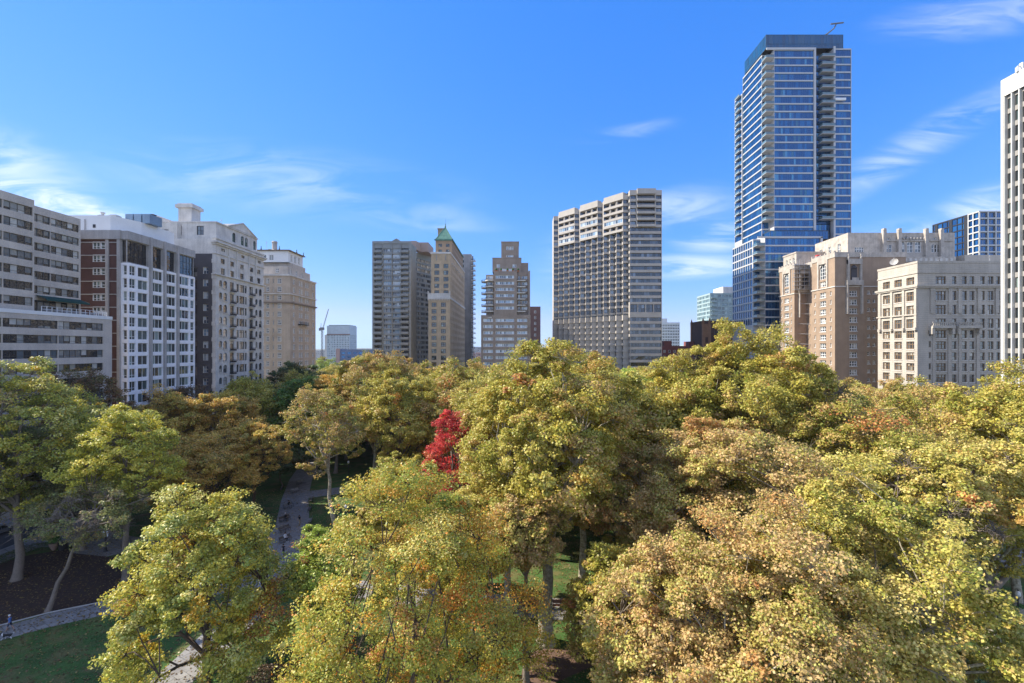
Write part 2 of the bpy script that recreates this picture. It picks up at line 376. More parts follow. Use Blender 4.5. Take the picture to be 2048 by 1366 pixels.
def grid(cols, rows, st): return [(a, b, c, d, st) for (a, b) in cols for (c, d) in rows]
def rowsz(ztop, pitch, h, n): return [(ztop - i * pitch - h, ztop - i * pitch) for i in range(n)]   # from the top row down
def cols_even(a, b, n, w): p = (b - a) / n; return [(a + p * (i + .5) - w / 2, a + p * (i + .5) + w / 2) for i in range(n)]
# ------------------------------------------------------------ ground
def struct(name, mb, m, kind='structure', label=None, cat=None):
    o = mb.build(name, m); o['kind'] = kind
    if label: o['label'] = label; o['category'] = cat
    return o
asphalt = mat('asphalt', (.055, .057, .062), .9, .12, .2, 7)
pave = mat('paving', (.30, .29, .275), .85, .18, .35, 5, tint=(.21, .20, .19), pavers=1.1)
slab = mat('sidewalk', (.27, .26, .25), .85, .15, .3, 6, pavers=1.4)
curb = mat('kerb_stone', (.34, .33, .31), .8)
mulch = mat('mulch', (.045, .028, .022), .95, .25, 1.2, 9, bump=.6, tint=(.075, .042, .028))
lawn = mat('lawn', (.055, .12, .022), .95, .32, .22, 5, bump=.8, tint=(.13, .12, .04))
dirt = mat('bare_soil', (.14, .085, .06), .95, .18, .6, 8, bump=.4)
citym = mat('city_ground', (.22, .21, .18), .95, .25, .01, .3, tint=(.12, .14, .06))
mb = MB(); mb.poly([(-5500, -350, -.35), (5500, -350, -.35), (5500, 4500, -.35), (-5500, 4500, -.35)]); struct('ground', mb, [citym])
def sheet(name, pts, z, m):
    mb = MB(); mb.poly([(x, y, z) for x, y in pts]); return struct(name, mb, [m])
def ribbon(name, pts, w, z, m):
    mb = MB(); L_ = []; R_ = []
    for i, p in enumerate(pts):
        a = Vector(pts[max(i - 1, 0)]); c = Vector(pts[min(i + 1, len(pts) - 1)]); t = (c - a).normalized(); n = Vector((-t.y, t.x)); ww = w[i] if hasattr(w, '__len__') else w
        L_.append((p[0] + n.x * ww / 2, p[1] + n.y * ww / 2, z)); R_.append((p[0] - n.x * ww / 2, p[1] - n.y * ww / 2, z))
    for i in range(len(pts) - 1): mb.poly([R_[i], R_[i + 1], L_[i + 1], L_[i]])
    return struct(name, mb, [m])
sheet('road', [(-88.6, 0), (-80, 0), (-80, 330), (-88.6, 330)], -.14, asphalt)
sheet('road', [(-80, 206), (108, 206), (108, 214), (-80, 214)], -.14, asphalt)
sheet('road', [(104, 0), (113, 0), (113, 330), (104, 330)], -.14, asphalt)
mb = MB(); mb.box(-93.2, -88.75, 0, 330, -.3, 0); struct('sidewalk', mb, [slab])
mb = MB(); mb.box(-79.85, -75, 0, 205, -.3, .004); struct('sidewalk', mb, [slab])
mb = MB(); mb.box(99, 103.8, 0, 205, -.3, .004); struct('sidewalk', mb, [slab])
mb = MB(); mb.box(-88.75, -88.6, 0, 330, -.3, .012); mb.box(-80, -79.85, 0, 205.8, -.3, .012); mb.box(103.8, 104, 0, 205, -.3, .012); struct('kerb', mb, [curb])
sheet('lawn', [(-75, 6), (99, 6), (99, 205), (-75, 205)], .0, lawn)
# entrance plaza, main path and crossing paths
sheet('plaza', [(-75.2, 71), (-75.2, 80), G(240, 1068), G(330, 1085), G(215, 1113), G(140, 1106), G(150, 1092)], .008, pave)
ribbon('path', [(-75, 46), (-64, 48.5), G(0, 1268), G(100, 1240), G(205, 1217), (-43, 57), (-36, 60.5)], 3.7, .012, pave)
ribbon('path', [(-58, 128), (-52, 108), (-46.5, 94), (-40, 80), (-37.2, 70), (-34.0, 61), (-32.2, 52), (-32.4, 42), (-33, 30), (-30, 18)], [5, 5, 5, 5.4, 6.6, 6.2, 4.6, 4, 4, 4], .016, pave)
ribbon('path', [(-36, 62), (-20, 58.5), (-6, 55.5), (6, 54), (16, 49), (26, 41), (36, 33), (44, 26)], [4, 4, 4.4, 4.6, 4, 3.6, 3.6, 3.6], .020, pave)
ribbon('path', [(16, 50), (28, 54), (42, 57), (56, 56), (68, 52), (82, 48), (99, 44)], [4, 4, 4.4, 4.6, 4.6, 4.4, 4.4], .024, pave)
ribbon('path', [(50, 58), (62, 64), (76, 68), (99, 73)], 3.4, .020, pave)
ribbon('path', [(-46, 96), (-30, 104), (-12, 109), (8, 110), (26, 108)], 5, .024, pave)
sheet('mulch_bed', [(-75, 66), G(60, 1110), G(150, 1096), G(215, 1114), (-53, 68), (-45, 60.5), G(205, 1203), G(100, 1224), G(0, 1250), (-63, 50.6), (-75, 49)], .006, mulch)
sheet('bare_soil', [G(1090, 1296), G(1150, 1300), G(1190, 1330), G(1110, 1366), G(1040, 1366), G(1050, 1310)], .008, dirt)
sheet('bare_soil', [(30, 60), (38, 66), (50, 66), (52, 60.5), (40, 59)], .006, dirt)
sheet('bare_soil', [(62, 70), (80, 72), (96, 79), (90, 90), (66, 84)], .006, dirt)
mb = MB(); mb.poly([G(470, 1366), G(590, 1366), G(560, 1335), G(480, 1340)]); 
# low raised stone edge of the plaza and the grass edge at the main path
mb = MB(); mb.tube([(*G(0, 1252), .06), (*G(100, 1226), .06), (*G(205, 1205), .06)], .10, 4); struct('kerb', mb, [curb])
# hills on the horizon
mb = MB(); rr = random.Random(3)
for (dist, h0, amp, s) in ((3600, 22, 20, 1), (2600, 12, 12, 2)):
    n = 70; prev = None
    for i in range(n + 1):
        a = math.radians(-62 + 124 * i / n); x = dist * math.sin(a) * 1.3; y = dist
        z = h0 + amp * (.5 + .5 * math.sin(i * .31 + s)) * (.6 + .4 * math.sin(i * .9 + s * 2)) + rr.random() * 2
        if prev:
            mb.poly([(prev[0], prev[1] - 250, -1), (x, y - 250, -1), (x, y, z), (prev[0], prev[1], prev[2])]); mb.poly([(prev[0], prev[1], prev[2]), (x, y, z), (x, y + 300, -1), (prev[0], prev[1] + 300, -1)])
        prev = (x, y, z)
struct('hills', mb, [mat('hill_woods', (.16, .18, .15), .95, .2, .004, .05)])
# ------------------------------------------------------------ buildings
cream = mat('cream_brick', (.58, .515, .44), .85, .10, .25, 5, streak=.5, brick=.26)
cream2 = mat('cream_stone', (.52, .46, .38), .8, .08, .3, 5, streak=.6)
concrete = mat('concrete', (.42, .395, .37), .85, .12, .3, 6, streak=.8)
white = mat('white_panel', (.88, .87, .88), .6, .05, .3, 5, streak=.5)
whitecap = mat('white_paint', (.76, .76, .74), .6, .05, .3, 5)
redbrick = mat('red_brick', (.12, .062, .052), .9, .14, .6, 8, brick=.26)
darkbrick = mat('dark_grey_brick', (.085, .08, .085), .9, .14, .5, 8, brick=.26)
bronze = mat('bronze_frame', (.10, .085, .07), .5, .08)
darkmetal = mat('dark_metal', (.03, .03, .033), .45, .08)
lightframe = mat('light_frame', (.55, .54, .50), .5, .06)
whiteframe = mat('white_frame', (.78, .78, .76), .5, .04)
limestone = mat('limestone', (.50, .45, .38), .82, .10, .25, 4, streak=.7, brick=.6)
limetrim = mat('limestone_trim', (.62, .585, .53), .8, .12, .4, 5, streak=.6)
tanstone = mat('tan_stone', (.50, .40, .30), .85, .12, .3, 5, streak=.5, brick=.35)
roofm = mat('roof_gravel', (.30, .29, .28), .95, .15, .5, 5)
green_cu = mat('green_copper', (.07, .19, .14), .6, .16, .8, 4, streak=.8, tint=(.13, .28, .21))
G_res = glass('glass_residential', rough=.05)  # default pane tones lightened to bluish, sky reflection put into the colour
G_blue = glass('glass_blue', (.010, .085, .23), (.02, .14, .33), (.09, .28, .44), .6, .93, rough=.05, spec=1.0, metallic=.6)
G_dark = glass('glass_dark', (.012, .012, .014), (.03, .03, .032), (.12, .11, .09), .7, .93, rough=.04, spec=1.0)
G_teal = glass('glass_teal', (.03, .08, .10), (.10, .20, .23), (.30, .42, .42), .4, .75, rough=.1)
G_off = glass('glass_office', (.03, .04, .045), (.07, .10, .10), (.24, .30, .28), .5, .85, rough=.06)
G_tan = glass('glass_tanblind', (.05, .055, .06), (.10, .12, .13), (.42, .40, .35), .45, .72, rough=.08)
G_white = glass('glass_whiteblind', (.05, .08, .12), (.20, .32, .44), (.50, .58, .64), .30, .62, rough=.10)

def rail(mb, x0, x1, y0, y1, z, h=1.05, m=0, step=1.2, r=.03):
    """railing along an axis-aligned run"""
    L_ = math.hypot(x1 - x0, y1 - y0); n = max(2, int(L_ / step) + 1)
    for i in range(n):
        t = i / (n - 1); x = x0 + (x1 - x0) * t; y = y0 + (y1 - y0) * t
        mb.box(x - r, x + r, y - r, y + r, z, z + h, m)
    for k, zz in enumerate((h, h * .66, h * .33)):
        mb.tube([(x0, y0, z + zz), (x1, y1, z + zz)], r * .8, 4, m, False)

# --- cream brick block with long window strips (far left)
b = Bld('apartment_block', 'cream brick apartment block with long window strips, cut off by the left edge', 'building', (-104, 78), [cream, roofm, whitecap], G_res, bronze, cream, sub=True)
strip = dict(nx=10, nz=1, fw=.07, name='window_strip')
def strips(y0, y1, ztop, n, ybase, pitch=2.92, h=1.62, seg=9.6, first=1.55):
    out = []
    u0, u1 = y0 - ybase, y1 - ybase; L_ = u1 - u0; k = max(1, round(L_ / seg)); w = L_ / k
    for i in range(n):
        z1 = ztop - first - i * pitch
        for j in range(k): out.append((u0 + j * w + .06, u0 + (j + 1) * w - .06, z1 - h, z1, dict(strip, nx=max(3, round(w / 1.25)), zs=(0, .3, 1))))
    return out
b.mass(-116, -93, 40, 103.7, 0, 38.1, E=strips(42, 101.6, 38.1, 12, 40), m=0, parapet=.5, roofm=1)
b.mass(-116, -95, 52, 78, 38.1, 53.0, m=0, roofm=1)  # upper part out of view, its height shaped to shade the left trees
b.mass(-116, -95, 78, 89, 38.1, 60, E=strips(78.4, 88.8, 60, 7, 78, seg=5), m=0, parapet=.5, roofm=1)
b.mass(-116, -98.5, 89, 102, 38.1, 60, E=strips(89.3, 101.7, 60, 6, 89, seg=6.2) + [(0.4, 12.6, 38.5, 40.9, dict(strip, nx=10, zs=(0, 1)))], m=0, parapet=.5, roofm=1)
b.trim.box(-93.02, -92.9, 40, 103.75, 37.55, 38.25, 2)
aw = MB(); aw.poly([(-98.45, 92.5, 41.9), (-96.3, 92.5, 41.1), (-96.3, 101.8, 41.1), (-98.45, 101.8, 41.9)], 0); aw.box(-96.32, -96.25, 92.5, 101.8, 40.75, 41.1, 0)
b.finish()
b.part('awning', aw, [mat('green_canvas', (.02, .07, .06), .9)])
tr = MB(); rail(tr, -93.6, -93.6, 89, 103, 37.6, 1.7, 0, 1.0, .04)
for k in range(7): tr.box(-94.3, -93.9, 90 + k * 1.9, 91.2 + k * 1.9, 37.6, 38.9, 1)
tr.box(-96.4, -93.6, 103.1, 103.16, 37.6, 39.3, 0)
b.part('terrace_railing', tr, [whiteframe, mat('planter_grey', (.25, .24, .24), .8)])

# --- red brick and white grid block
b = Bld('apartment_block', 'mid rise block with white window grid and a dark red brick near side', 'building', (-103, 120), [redbrick, concrete, white, roofm], G_off, whiteframe, concrete, sub=True)
st2 = dict(nx=2, nz=2, fw=.09, zs=(0, .3, 1), name='window')
wS = []
for i in range(18):
    z1 = 58.0 - 1.6 - i * 3.08
    if z1 < 4: break
    wS.append((8.4, 10.2, z1 - 1.75, z1, dict(st2, fd=.25)))
    wS.append((10.25, 11.5, z1 - 1.75, z1, dict(nx=1, nz=2, fw=.14, zs=(0, .4, 1), fd=.25)))
b.mass(-114, -94.75, 108, 130, 0, 56.9, S=[(w[0] + 4.15, w[1] + 4.15, w[2], w[3], w[4]) for w in wS], m=0, roofm=3)
# concrete storey lines and pilasters on the brick side
for i in range(18):
    z = 56.9 - .8 - i * 3.08
    if z > 3: b.trim.box(-113.9, -94.8, 107.9, 108.0, z - .02, z + .2, 1)
b.trim.box(-95.4, -94.7, 107.6, 108.0, 0, 57.2, 1); b.trim.box(-98.2, -97.5, 107.72, 108.0, 0, 56.9, 1)
b.trim.box(-114, -94.5, 107.5, 130.2, 56.9, 59.0, 1)
# white grid bays on the street side, projecting
bays = [(108.0, 114.0), (114.8, 118.6), (119.2, 123.1), (123.8, 130.2)]
for bi, (ya, yb) in enumerate(bays):
    wn = []; Lb = yb - ya
    for i in range(16):
        z1 = 51.35 - .55 - i * 3.08
        if z1 < 3: break
        if bi == 0: wn += [(.35, 2.15, z1 - 2.25, z1, dict(st2, nx=2)), (2.75, 5.75, z1 - 2.25, z1, dict(st2, nx=2, zs=(0, 1)))]
        elif bi == 3: wn += [(.3, 4.0, z1 - 2.25, z1, dict(st2, nx=3, zs=(0, 1))), (4.6, 6.1, z1 - 2.25, z1, dict(st2, nx=1))]
        else: wn.append((.14, Lb - .14, z1 - 2.25, z1, dict(st2, nx=3, zs=(0, 1))))
    sS = [(.4, 1.35, w[2], w[3], dict(st2, nx=1)) for w in wn[::2]] if bi == 0 else None
    b.mass(-94.7, -93, ya, yb, 2.0, 51.35, E=wn, S=sS, m=2)
    b.mass(-94.7, -93.35, ya + .05, yb - .05, 51.35, 56.9, E=[(.12, Lb - .22, 51.6, 56.75, dict(nx=max(3, int(Lb / 1.1)), nz=3, fw=.06, name='dark_glazing', mats=[G_dark, darkmetal, concrete]))],
           S=[(.15, 1.2, 51.6, 56.75, dict(nx=1, nz=3, fw=.06, name='dark_glazing', mats=[G_dark, darkmetal, concrete]))] if bi == 0 else None, m=1)
for y in (114.4, 118.9, 123.45): b.trim.box(-94.6, -92.55, y - .32, y + .32, 0, 58.9, 1)
b.trim.box(-94.55, -92.95, 107.8, 130.3, 56.92, 58.92, 1)
b.finish()
pm = MB(); pm.prism([(-113, 110), (-99, 110), (-96.5, 116), (-96.5, 127), (-113, 127)], 59.0, 63.2, 0); pm.box(-103.2, -102.6, 109.9, 110, 60.2, 61.0, 1)
pm.tube([(-105, 109.8, 59), (-105, 109.8, 62.2)], .12, 6, 2)
b.part('penthouse', pm, [whitecap, darkmetal, concrete])
ct = MB()
for k in range(3): ct.box(-101.5 + k * 2.2, -99.6 + k * 2.2, 117, 121, 63.2, 65.6, 0); ct.lathe((-100.5 + k * 2.2, 119, 65.6), [(.8, 0), (.85, .35)], 12, 1)
b.part('cooling_tower', ct, [mat('galvanised', (.22, .30, .38), .5, .15, metallic=.3), darkmetal])

# --- pale stone apartment house with arched windows
b = Bld('apartment_house', 'pale limestone apartment house with arched window pairs and small iron balconies', 'building', (-105, 152), [limetrim, darkbrick, roofm], G_tan, darkmetal, limetrim, darkmetal, sub=True)
Y0, Y1 = 139.0, 165.0; L3 = Y1 - Y0
A = dict(nx=1, nz=2, fw=.12, arch=True, sill=.22); Tl = dict(nx=2, nz=2, fw=.12, zs=(0, .7, 1), juliet=True); Tr = dict(nx=1, nz=2, fw=.12, zs=(0, .7, 1)); D_ = dict(nx=2, nz=2, fw=.12)
wn = []
for i in range(12):
    z1 = 52.2 - i * 3.78
    if z1 < 5: break
    wn += [(1.6, 3.1, z1 - 2.0, z1, A), (3.6, 5.5, z1 - 2.4, z1 + .1, A), (6.9, 8.9, z1 - 3.0, z1 + .1, Tl), (10.3, 11.5, z1 - 2.5, z1, Tr), (11.8, 14.5, z1 - 2.5, z1, dict(Tr, nx=2)), (14.8, 15.9, z1 - 2.5, z1, Tr),
           (17.4, 19.5, z1 - 3.0, z1 + .1, Tl), (20.9, 22.3, z1 - 2.0, z1, A), (23.1, 24.9, z1 - 2.4, z1 + .1, A)]
for (zz, hh) in ((56.0, 1.9), (59.0, 1.5)):
    wn += [(u, u + 2.0, zz - hh, zz, dict(D_, surr=.2)) for u in (2.4, 7.0, 12.2, 17.6, 22.0)]
wn += [(u, u + 1.9, 61.3, 62.2, dict(nx=2, nz=1, fw=.1)) for u in (2.6, 12.8, 22.3)]
sw = []
for i in range(14):
    z1 = 55.9 - i * 3.78
    if z1 < 4: break
    sw += [(15.2, 16.4, z1 - 2.9, z1 - .1, dict(nx=1, nz=2, fw=.08)), (18.2, 19.8, z1 - 2.1, z1, dict(nx=2, nz=2, fw=.09, mats=[G_white, lightframe, concrete, darkmetal]))]
b.mass(-115, -93, Y0, Y1, 0, 60.0, E=[w for w in wn if w[3] < 60], S=[(a, c, d, e, f) for (a, c, d, e, f) in sw], m=0)
b.mass(-115, -93, Y0, Y1, 60.0, 64.6, E=[w for w in wn if w[3] > 60], m=0, roofm=2)
b.wall.poly([(-115, Y0 - .06, 0), (-99.6, Y0 - .06, 0), (-99.6, Y0 - .06, 60), (-115, Y0 - .06, 60)], 1)
frS = Frame(-115, Y0 - .05, 1, 0)
wall_grid(b.wall, frS, 21.0, 0, 60, [w for w in sw], .06, 1)
for k in range(24):                                          # quoins
    z = 2 + k * 2.4; b.trim.box(-93.9 - .25 * (k % 2), -92.93, Y0 - .12, Y0 + .8, z, z + 1.2, 0)
for (z, o_, h) in ((63.4, .9, .5), (62.9, .5, .5), (53.6, .55, .35), (60.05, .25, .25)): b.trim.box(-93 - 1, -93 + o_, Y0 - o_, Y1 + o_, z, z + h, 0)
for u in (6.2, 10.4, 16.9, 21.0): b.trim.box(-93, -92.72, Y0 + u - .3, Y0 + u + .3, 54.0, 62.8, 0)
b.trim.box(-94, -92.6, Y0 - .1, Y0 + 26, 64.6, 65.1, 0)
# top storey set back, pediments, chimney
ph = [(u, u + 1.7, 66.0, 69.1, dict(nx=2, nz=2, fw=.12, arch=True)) for u in (8.0, 12.6, 14.8, 19.6)]
b.mass(-108, -94.2, 141, 163, 64.6, 70.0, E=ph, S=[(7.8, 10.0, 66.2, 69, D_), (2, 3.2, 66.2, 69, D_)], m=0, roofm=2)
b.trim.prism([(-108.2, 140.8), (-93.9, 140.8), (-93.9, 163.2), (-108.2, 163.2)], 70.0, 70.4, 0)
for s_, (xa, xb, ya, yb) in enumerate([(-104, -93.8, 146.5, 161.5)]):
    ym = (ya + yb) / 2
    for x in (xa, xb): b.wall.poly([(x, ya, 70.4), (x, yb, 70.4), (x, ym, 73.2)], 0)
    b.wall.poly([(xa, ya, 70.4), (xb, ya, 70.4), (xb, ym, 73.2), (xa, ym, 73.2)], 2); b.wall.poly([(xa, yb, 70.4), (xb, yb, 70.4), (xb, ym, 73.2), (xa, ym, 73.2)], 2)
    b.trim.tube([(xb + .1, ya - .3, 70.4), (xb + .1, ym, 73.35), (xb + .1, yb + .3, 70.4)], .22, 4, 0)
b.mass(-124, -105, 139.4, 156, 60.5, 69.6, S=[(2, 4, 63, 65.2, D_), (6, 8.5, 63, 65.6, D_), (9.2, 10.6, 63, 65.2, D_), (14.5, 16.3, 64.5, 67.5, D_)], m=0, roofm=2)
b.wall.poly([(-117, 139.3, 69.6), (-108, 139.3, 69.6), (-112.5, 139.3, 72.3)], 0); b.wall.poly([(-117, 139.3, 69.6), (-112.5, 139.3, 72.3), (-112.5, 155, 72.3), (-117, 155, 69.6)], 2); b.wall.poly([(-108, 139.3, 69.6), (-112.5, 139.3, 72.3), (-112.5, 155, 72.3), (-108, 155, 69.6)], 2)
b.trim.box(-118, -108.5, 138.2, 139.4, 63.2, 63.5, 0)
b.finish()
cm = MB(); cm.box(-107.4, -103.2, 143, 147, 68, 75.2, 0); cm.box(-108.0, -102.6, 142.4, 147.6, 75.2, 76.2, 0); cm.box(-107.6, -103, 142.8, 147.2, 76.2, 76.6, 0)
b.part('chimney', cm, [limetrim])

# --- tan hotel behind it, with stepped top
b = Bld('hotel', 'tan stone corner hotel with dark carved band near its stepped top', 'building', (-100, 195), [tanstone, whitecap, roofm, mat('tan_stone_shoulder', (.56, .49, .41), .85, .14, .3, 5, streak=.6)], G_tan, whiteframe, limetrim)
S4 = dict(nx=2, nz=2, fw=.14, surr=.12)
cw = []; ce = []
for i in range(15):
    z1 = 59.3 - i * 3.35
    if z1 < 3: break
    cw += [(u, u + w, z1 - 1.9, z1, S4 if w > 1 else dict(nx=1, nz=1, fw=.1)) for (u, w) in ((5.2, 1.25), (7.3, 1.25), (10.0, .5), (12.0, 1.5))]
    ce += [(u, u + 1.1, z1 - 1.9, z1, S4) for u in (2.6, 7.5, 9.4, 13.1, 15.0, 20.0)]
b.mass(-110, -93, 184, 207, 0, 60.4, S=cw, E=ce, m=0, roofm=2)
for (z, h, o_, m_) in ((49.3, .55, .55, 0), (52.9, .35, .5, 3), (60.4, .6, .35, 3)): b.trim.box(-110.2, -93 + o_, 184 - o_, 207 + o_, z, z + h, m_)
bal = MB(); bal.box(-94, -91.9, 190.5, 198.5, 41.0, 41.3, 0); rail(bal, -92, -92, 190.6, 198.4, 41.3, 1, 0, .8)
b.mass(-109, -95, 186, 206, 61.0, 64.6, S=[(9, 10.4, 62, 63.9, S4)], E=[(u, u + 1, 62, 63.9, S4) for u in (2, 7, 12, 17)], m=3, roofm=2)
b.mass(-108, -95.3, 189, 202, 64.6, 66.6, m=3, roofm=2)
b.mass(-109, -95.5, 187.5, 200, 66.6, 71.2, S=[(3, 4.4, 67.4, 69.6, dict(nx=1, nz=1, fw=.1)), (5.6, 7.4, 67.4, 69.6, dict(nx=2, nz=1, fw=.1))], E=[(2, 3.2, 67.4, 70, S4), (5, 6.4, 67.4, 70, S4), (8.4, 9.8, 67.4, 70, S4)], m=1)
b.trim.box(-110, -94.7, 186.7, 200.8, 71.2, 71.6, 0)
b.finish(trimmats=[mat('dark_carved_stone', (.22, .17, .13), .9, .2, .5, 6), whitecap, roofm, limetrim])
b.part('balcony', bal, [darkmetal])
cm = MB(); cm.lathe((-103, 191, 71.6), [(1.5, 0), (1.5, .6), (1.0, .9), (1.0, 3.6), (1.25, 3.8), (.9, 4.4)], 10); b.part('chimney', cm, [concrete])
fin = MB()
for (x, y) in ((-109, 187.2), (-106.5, 187.2), (-99, 187.2), (-95.2, 194), (-95.2, 200)): fin.lathe((x, y, 71.6), [(.25, 0), (.3, .4), (.1, .8), (.2, 1.1), (.02, 1.7)], 6)
b.part('finial', fin, [darkmetal])

# --- grey tower with a curved flank
b = Bld('apartment_tower', 'grey concrete tower with balconies on both edges and a curved window flank', 'building', (-66, 262), [mat('grey_green_concrete', (.26, .28, .28), .85, .10, .3, 5, streak=.4), roofm, darkmetal], G_white, lightframe, concrete)
yA = 244; x0, x1 = -78.8, -58.7; zt = 88.0; P_ = 2.9
wn = []
for i in range(28):
    z1 = zt - 3.4 - i * P_
    if z1 < 4: break
    for (u, w) in ((5.3, 4.6), (10.3, 4.6)): wn.append((u, u + w, z1 - 1.95, z1, dict(nx=4, nz=2, fw=.12, zs=(0, .34, 1), indep=(i > 8), name='window_strip')))
    for u in (.9, 15.1): wn.append((u, u + 4.1, z1 - 2.25, z1 + .15, dict(nx=3, nz=1, fw=.08, name='balcony_door', mats=[G_dark, darkmetal, concrete])))
b.mass(x0, x1, yA, yA + 14, 0, zt, S=wn, m=0, depth=.9)
# curved flank: facets running back and bending towards the right
arc = []
for k in range(13):
    t = k / 12; arc.append((x1 + (0 if t < .1 else 0) - 6.5 * math.sin(math.pi * t * .8) + 13 * t ** 2.2, yA + 46 * t))
for k in range(12):
    (xa, ya), (xb, yb) = arc[k], arc[k + 1]
    fr = Frame(xa, ya, xb - xa, yb - ya); L_ = math.hypot(xb - xa, yb - ya)
    hs = [(.25 if k else 1.2, L_ - .02 - .2, z1 - 1.7, z1, dict(nx=3, nz=1, fw=.06, name='window_strip', mats=[G_tan, bronze, concrete])) for z1 in [zt - 3.2 - i * P_ for i in range(28)] if z1 > 4]
    b.facade(fr, L_, 0, zt, hs, .25, 0)
b.wall.poly([(x0, yA, zt), (x1, yA, zt)] + [(p[0], p[1], zt) for p in arc[1:]] + [(x0, yA + 46, zt)], 1)
b.trim.box(x0 - .3, x0 + .5, yA - .5, yA, 0, zt + .4, 0); b.trim.box(x1 - .7, x1 + .4, yA - .5, yA, 0, zt + .4, 0)
for xx in (x0 + 5.0, x0 + 10.05, x0 + 15.1): b.trim.box(xx - .12, xx + .12, yA - .45, yA, 0, zt, 0)
b.trim.box(x0, x1, yA - .42, yA, zt - .8, zt + .5, 0)
b.trim.poly([(x0 + 10, yA - .3, zt + .5), (x0 + 15, yA - .3, zt + .5), (x0 + 12.5, yA - .3, zt + 2.0)], 0)
b.trim.poly([(x0 + 10, yA - .3, zt + .5), (x0 + 12.5, yA - .3, zt + 2.0), (x0 + 12.5, yA + 6, zt + 2.0), (x0 + 10, yA + 6, zt + .5)], 0)
b.trim.poly([(x0 + 15, yA - .3, zt + .5), (x0 + 12.5, yA - .3, zt + 2.0), (x0 + 12.5, yA + 6, zt + 2.0), (x0 + 15, yA + 6, zt + .5)], 0)
b.finish()
for i in range(28):
    z = zt - 3.4 - 2.3 - i * P_
    if z < 14: break
    for u in (.6, 14.9):
        mb = MB(); mb.box(x0 + u, x0 + u + 4.3, yA - 1.5, yA - .02, z, z + .2, 0); mb.box(x0 + u, x0 + u + 4.3, yA - 1.5, yA - 1.38, z + .2, z + 1.2, 0)
        mb.box(x0 + u, x0 + u + .12, yA - 1.38, yA - .02, z + .2, z + 1.2, 0); mb.box(x0 + u + 4.18, x0 + u + 4.3, yA - 1.38, yA - .02, z + .2, z + 1.2, 0)
        b.part('balcony', mb, [b.wm[0]])
mb = MB(); mb.box(-61, -54, 268, 284, zt, zt + 5.5, 0); mb.prism([(-63, 262), (-60, 262), (-58.5, 268), (-63, 268)], zt, zt + 5, 0); b.part('penthouse', mb, [mat('pinkish_concrete', (.40, .30, .26), .85)])

# --- tan tower with the green pyramid roof
ybr = mat('yellow_brick', (.50, .38, .25), .88, .11, .35, 6, streak=.5, brick=.35)
b = Bld('apartment_tower', 'slim tan brick tower with a green copper pyramid roof', 'building', (-37, 240), [ybr, mat('brown_brick', (.34, .25, .17), .88, .12, .4, 6, brick=.35), limetrim, roofm], G_off, darkmetal, ybr)
y0 = 214
W2 = dict(nx=2, nz=2, fw=.14)
def pair_rows(z_top, n, cols, w=2.3, h=2.0, pitch=3.12): return [(c, c + w, z_top - i * pitch - h, z_top - i * pitch, W2) for i in range(n) for c in cols if z_top - i * pitch - h > 2]
side = lambda zt_, n, L_, k: [(c, c + 1.3, zt_ - i * 3.12 - 1.75, zt_ - i * 3.12, dict(nx=1, nz=2, fw=.12)) for i in range(n) for c in [2 + (L_ - 4) / (k - 1) * j - .6 for j in range(k)] if zt_ - i * 3.12 - 1.75 > 2]
b.mass(-43.1, -33.0, y0, y0 + 58, 0, 55.0, S=pair_rows(52.6, 17, (1.5, 5.9)), E=side(52.6, 17, 58, 17), m=0, roofm=3)
b.mass(-42.0, -32.99 - .02, y0 + 1.2, y0 + 57, 55.0, 76.0, S=pair_rows(71.0, 5, (1.5, 5.8), pitch=3.12), E=side(71.0, 6, 55, 15), m=0, roofm=3)
b.mass(-41.2, -32.2 - .9, y0 + 8, y0 + 50, 76.0, 84.0, S=[(c, c + 1.8, z, z + 1.5, W2) for c in (1.4, 5.0) for z in (77.8, 80.6)], E=side(82.4, 2, 40, 11), m=1)
for i in (0, 1): b.trim.box(-39.6 + i * 4.3, -39.2 + i * 4.3, y0 + 1.0, y0 + 1.2, 72.6, 75.0, 3)
b.trim.box(-43.4, -32.7, y0 - .3, y0 + 58.2, 54.3, 55.3, 2); b.trim.box(-43.0, -32.8, y0 - .1, y0 + .25, 55.3, 57.0, 2)
for k in range(14): b.trim.box(-43.3 + k * .76, -43.0 + k * .76, y0 - .38, y0 - .3, 53.6, 54.4, 2)
for x in (-43.4, -33.3): b.trim.box(x, x + .5, y0 - .35, y0 + .15, 55, 58, 2)
b.trim.box(-42.3, -32.7, y0 + .95, y0 + 57.2, 75.8, 76.6, 2)
for k in range(8): b.trim.box(-32.9, -32.2, y0 + 5 + k * 6, y0 + 6.2 + k * 6, 71.6 - .0, 72.0, 2)
b.finish()
rf = MB(); xa, xb, ya, yb, zr = -41.4, -32.9, y0 + 7.7, y0 + 50.3, 84.0; xm = (xa + xb) / 2; ap = 91.6
rf.poly([(xa, ya, zr), (xb, ya, zr), (xm, ya + 5, ap)], 0); rf.poly([(xb, ya, zr), (xb, yb, zr), (xm, yb - 5, ap), (xm, ya + 5, ap)], 0)
rf.poly([(xb, yb, zr), (xa, yb, zr), (xm, yb - 5, ap)], 0); rf.poly([(xa, yb, zr), (xa, ya, zr), (xm, ya + 5, ap), (xm, yb - 5, ap)], 0)
for a, c in (((xa, ya, zr), (xm, ya + 5, ap)), ((xb, ya, zr), (xm, ya + 5, ap))): rf.tube([a, c], .16, 5, 0)
rf.box(xa - .3, xb + .3, ya - .3, ya, zr - .4, zr + .25, 0); rf.box(xb, xb + .3, ya - .3, yb, zr - .4, zr + .25, 0)
roof = b.part('roof', rf, [green_cu]); 
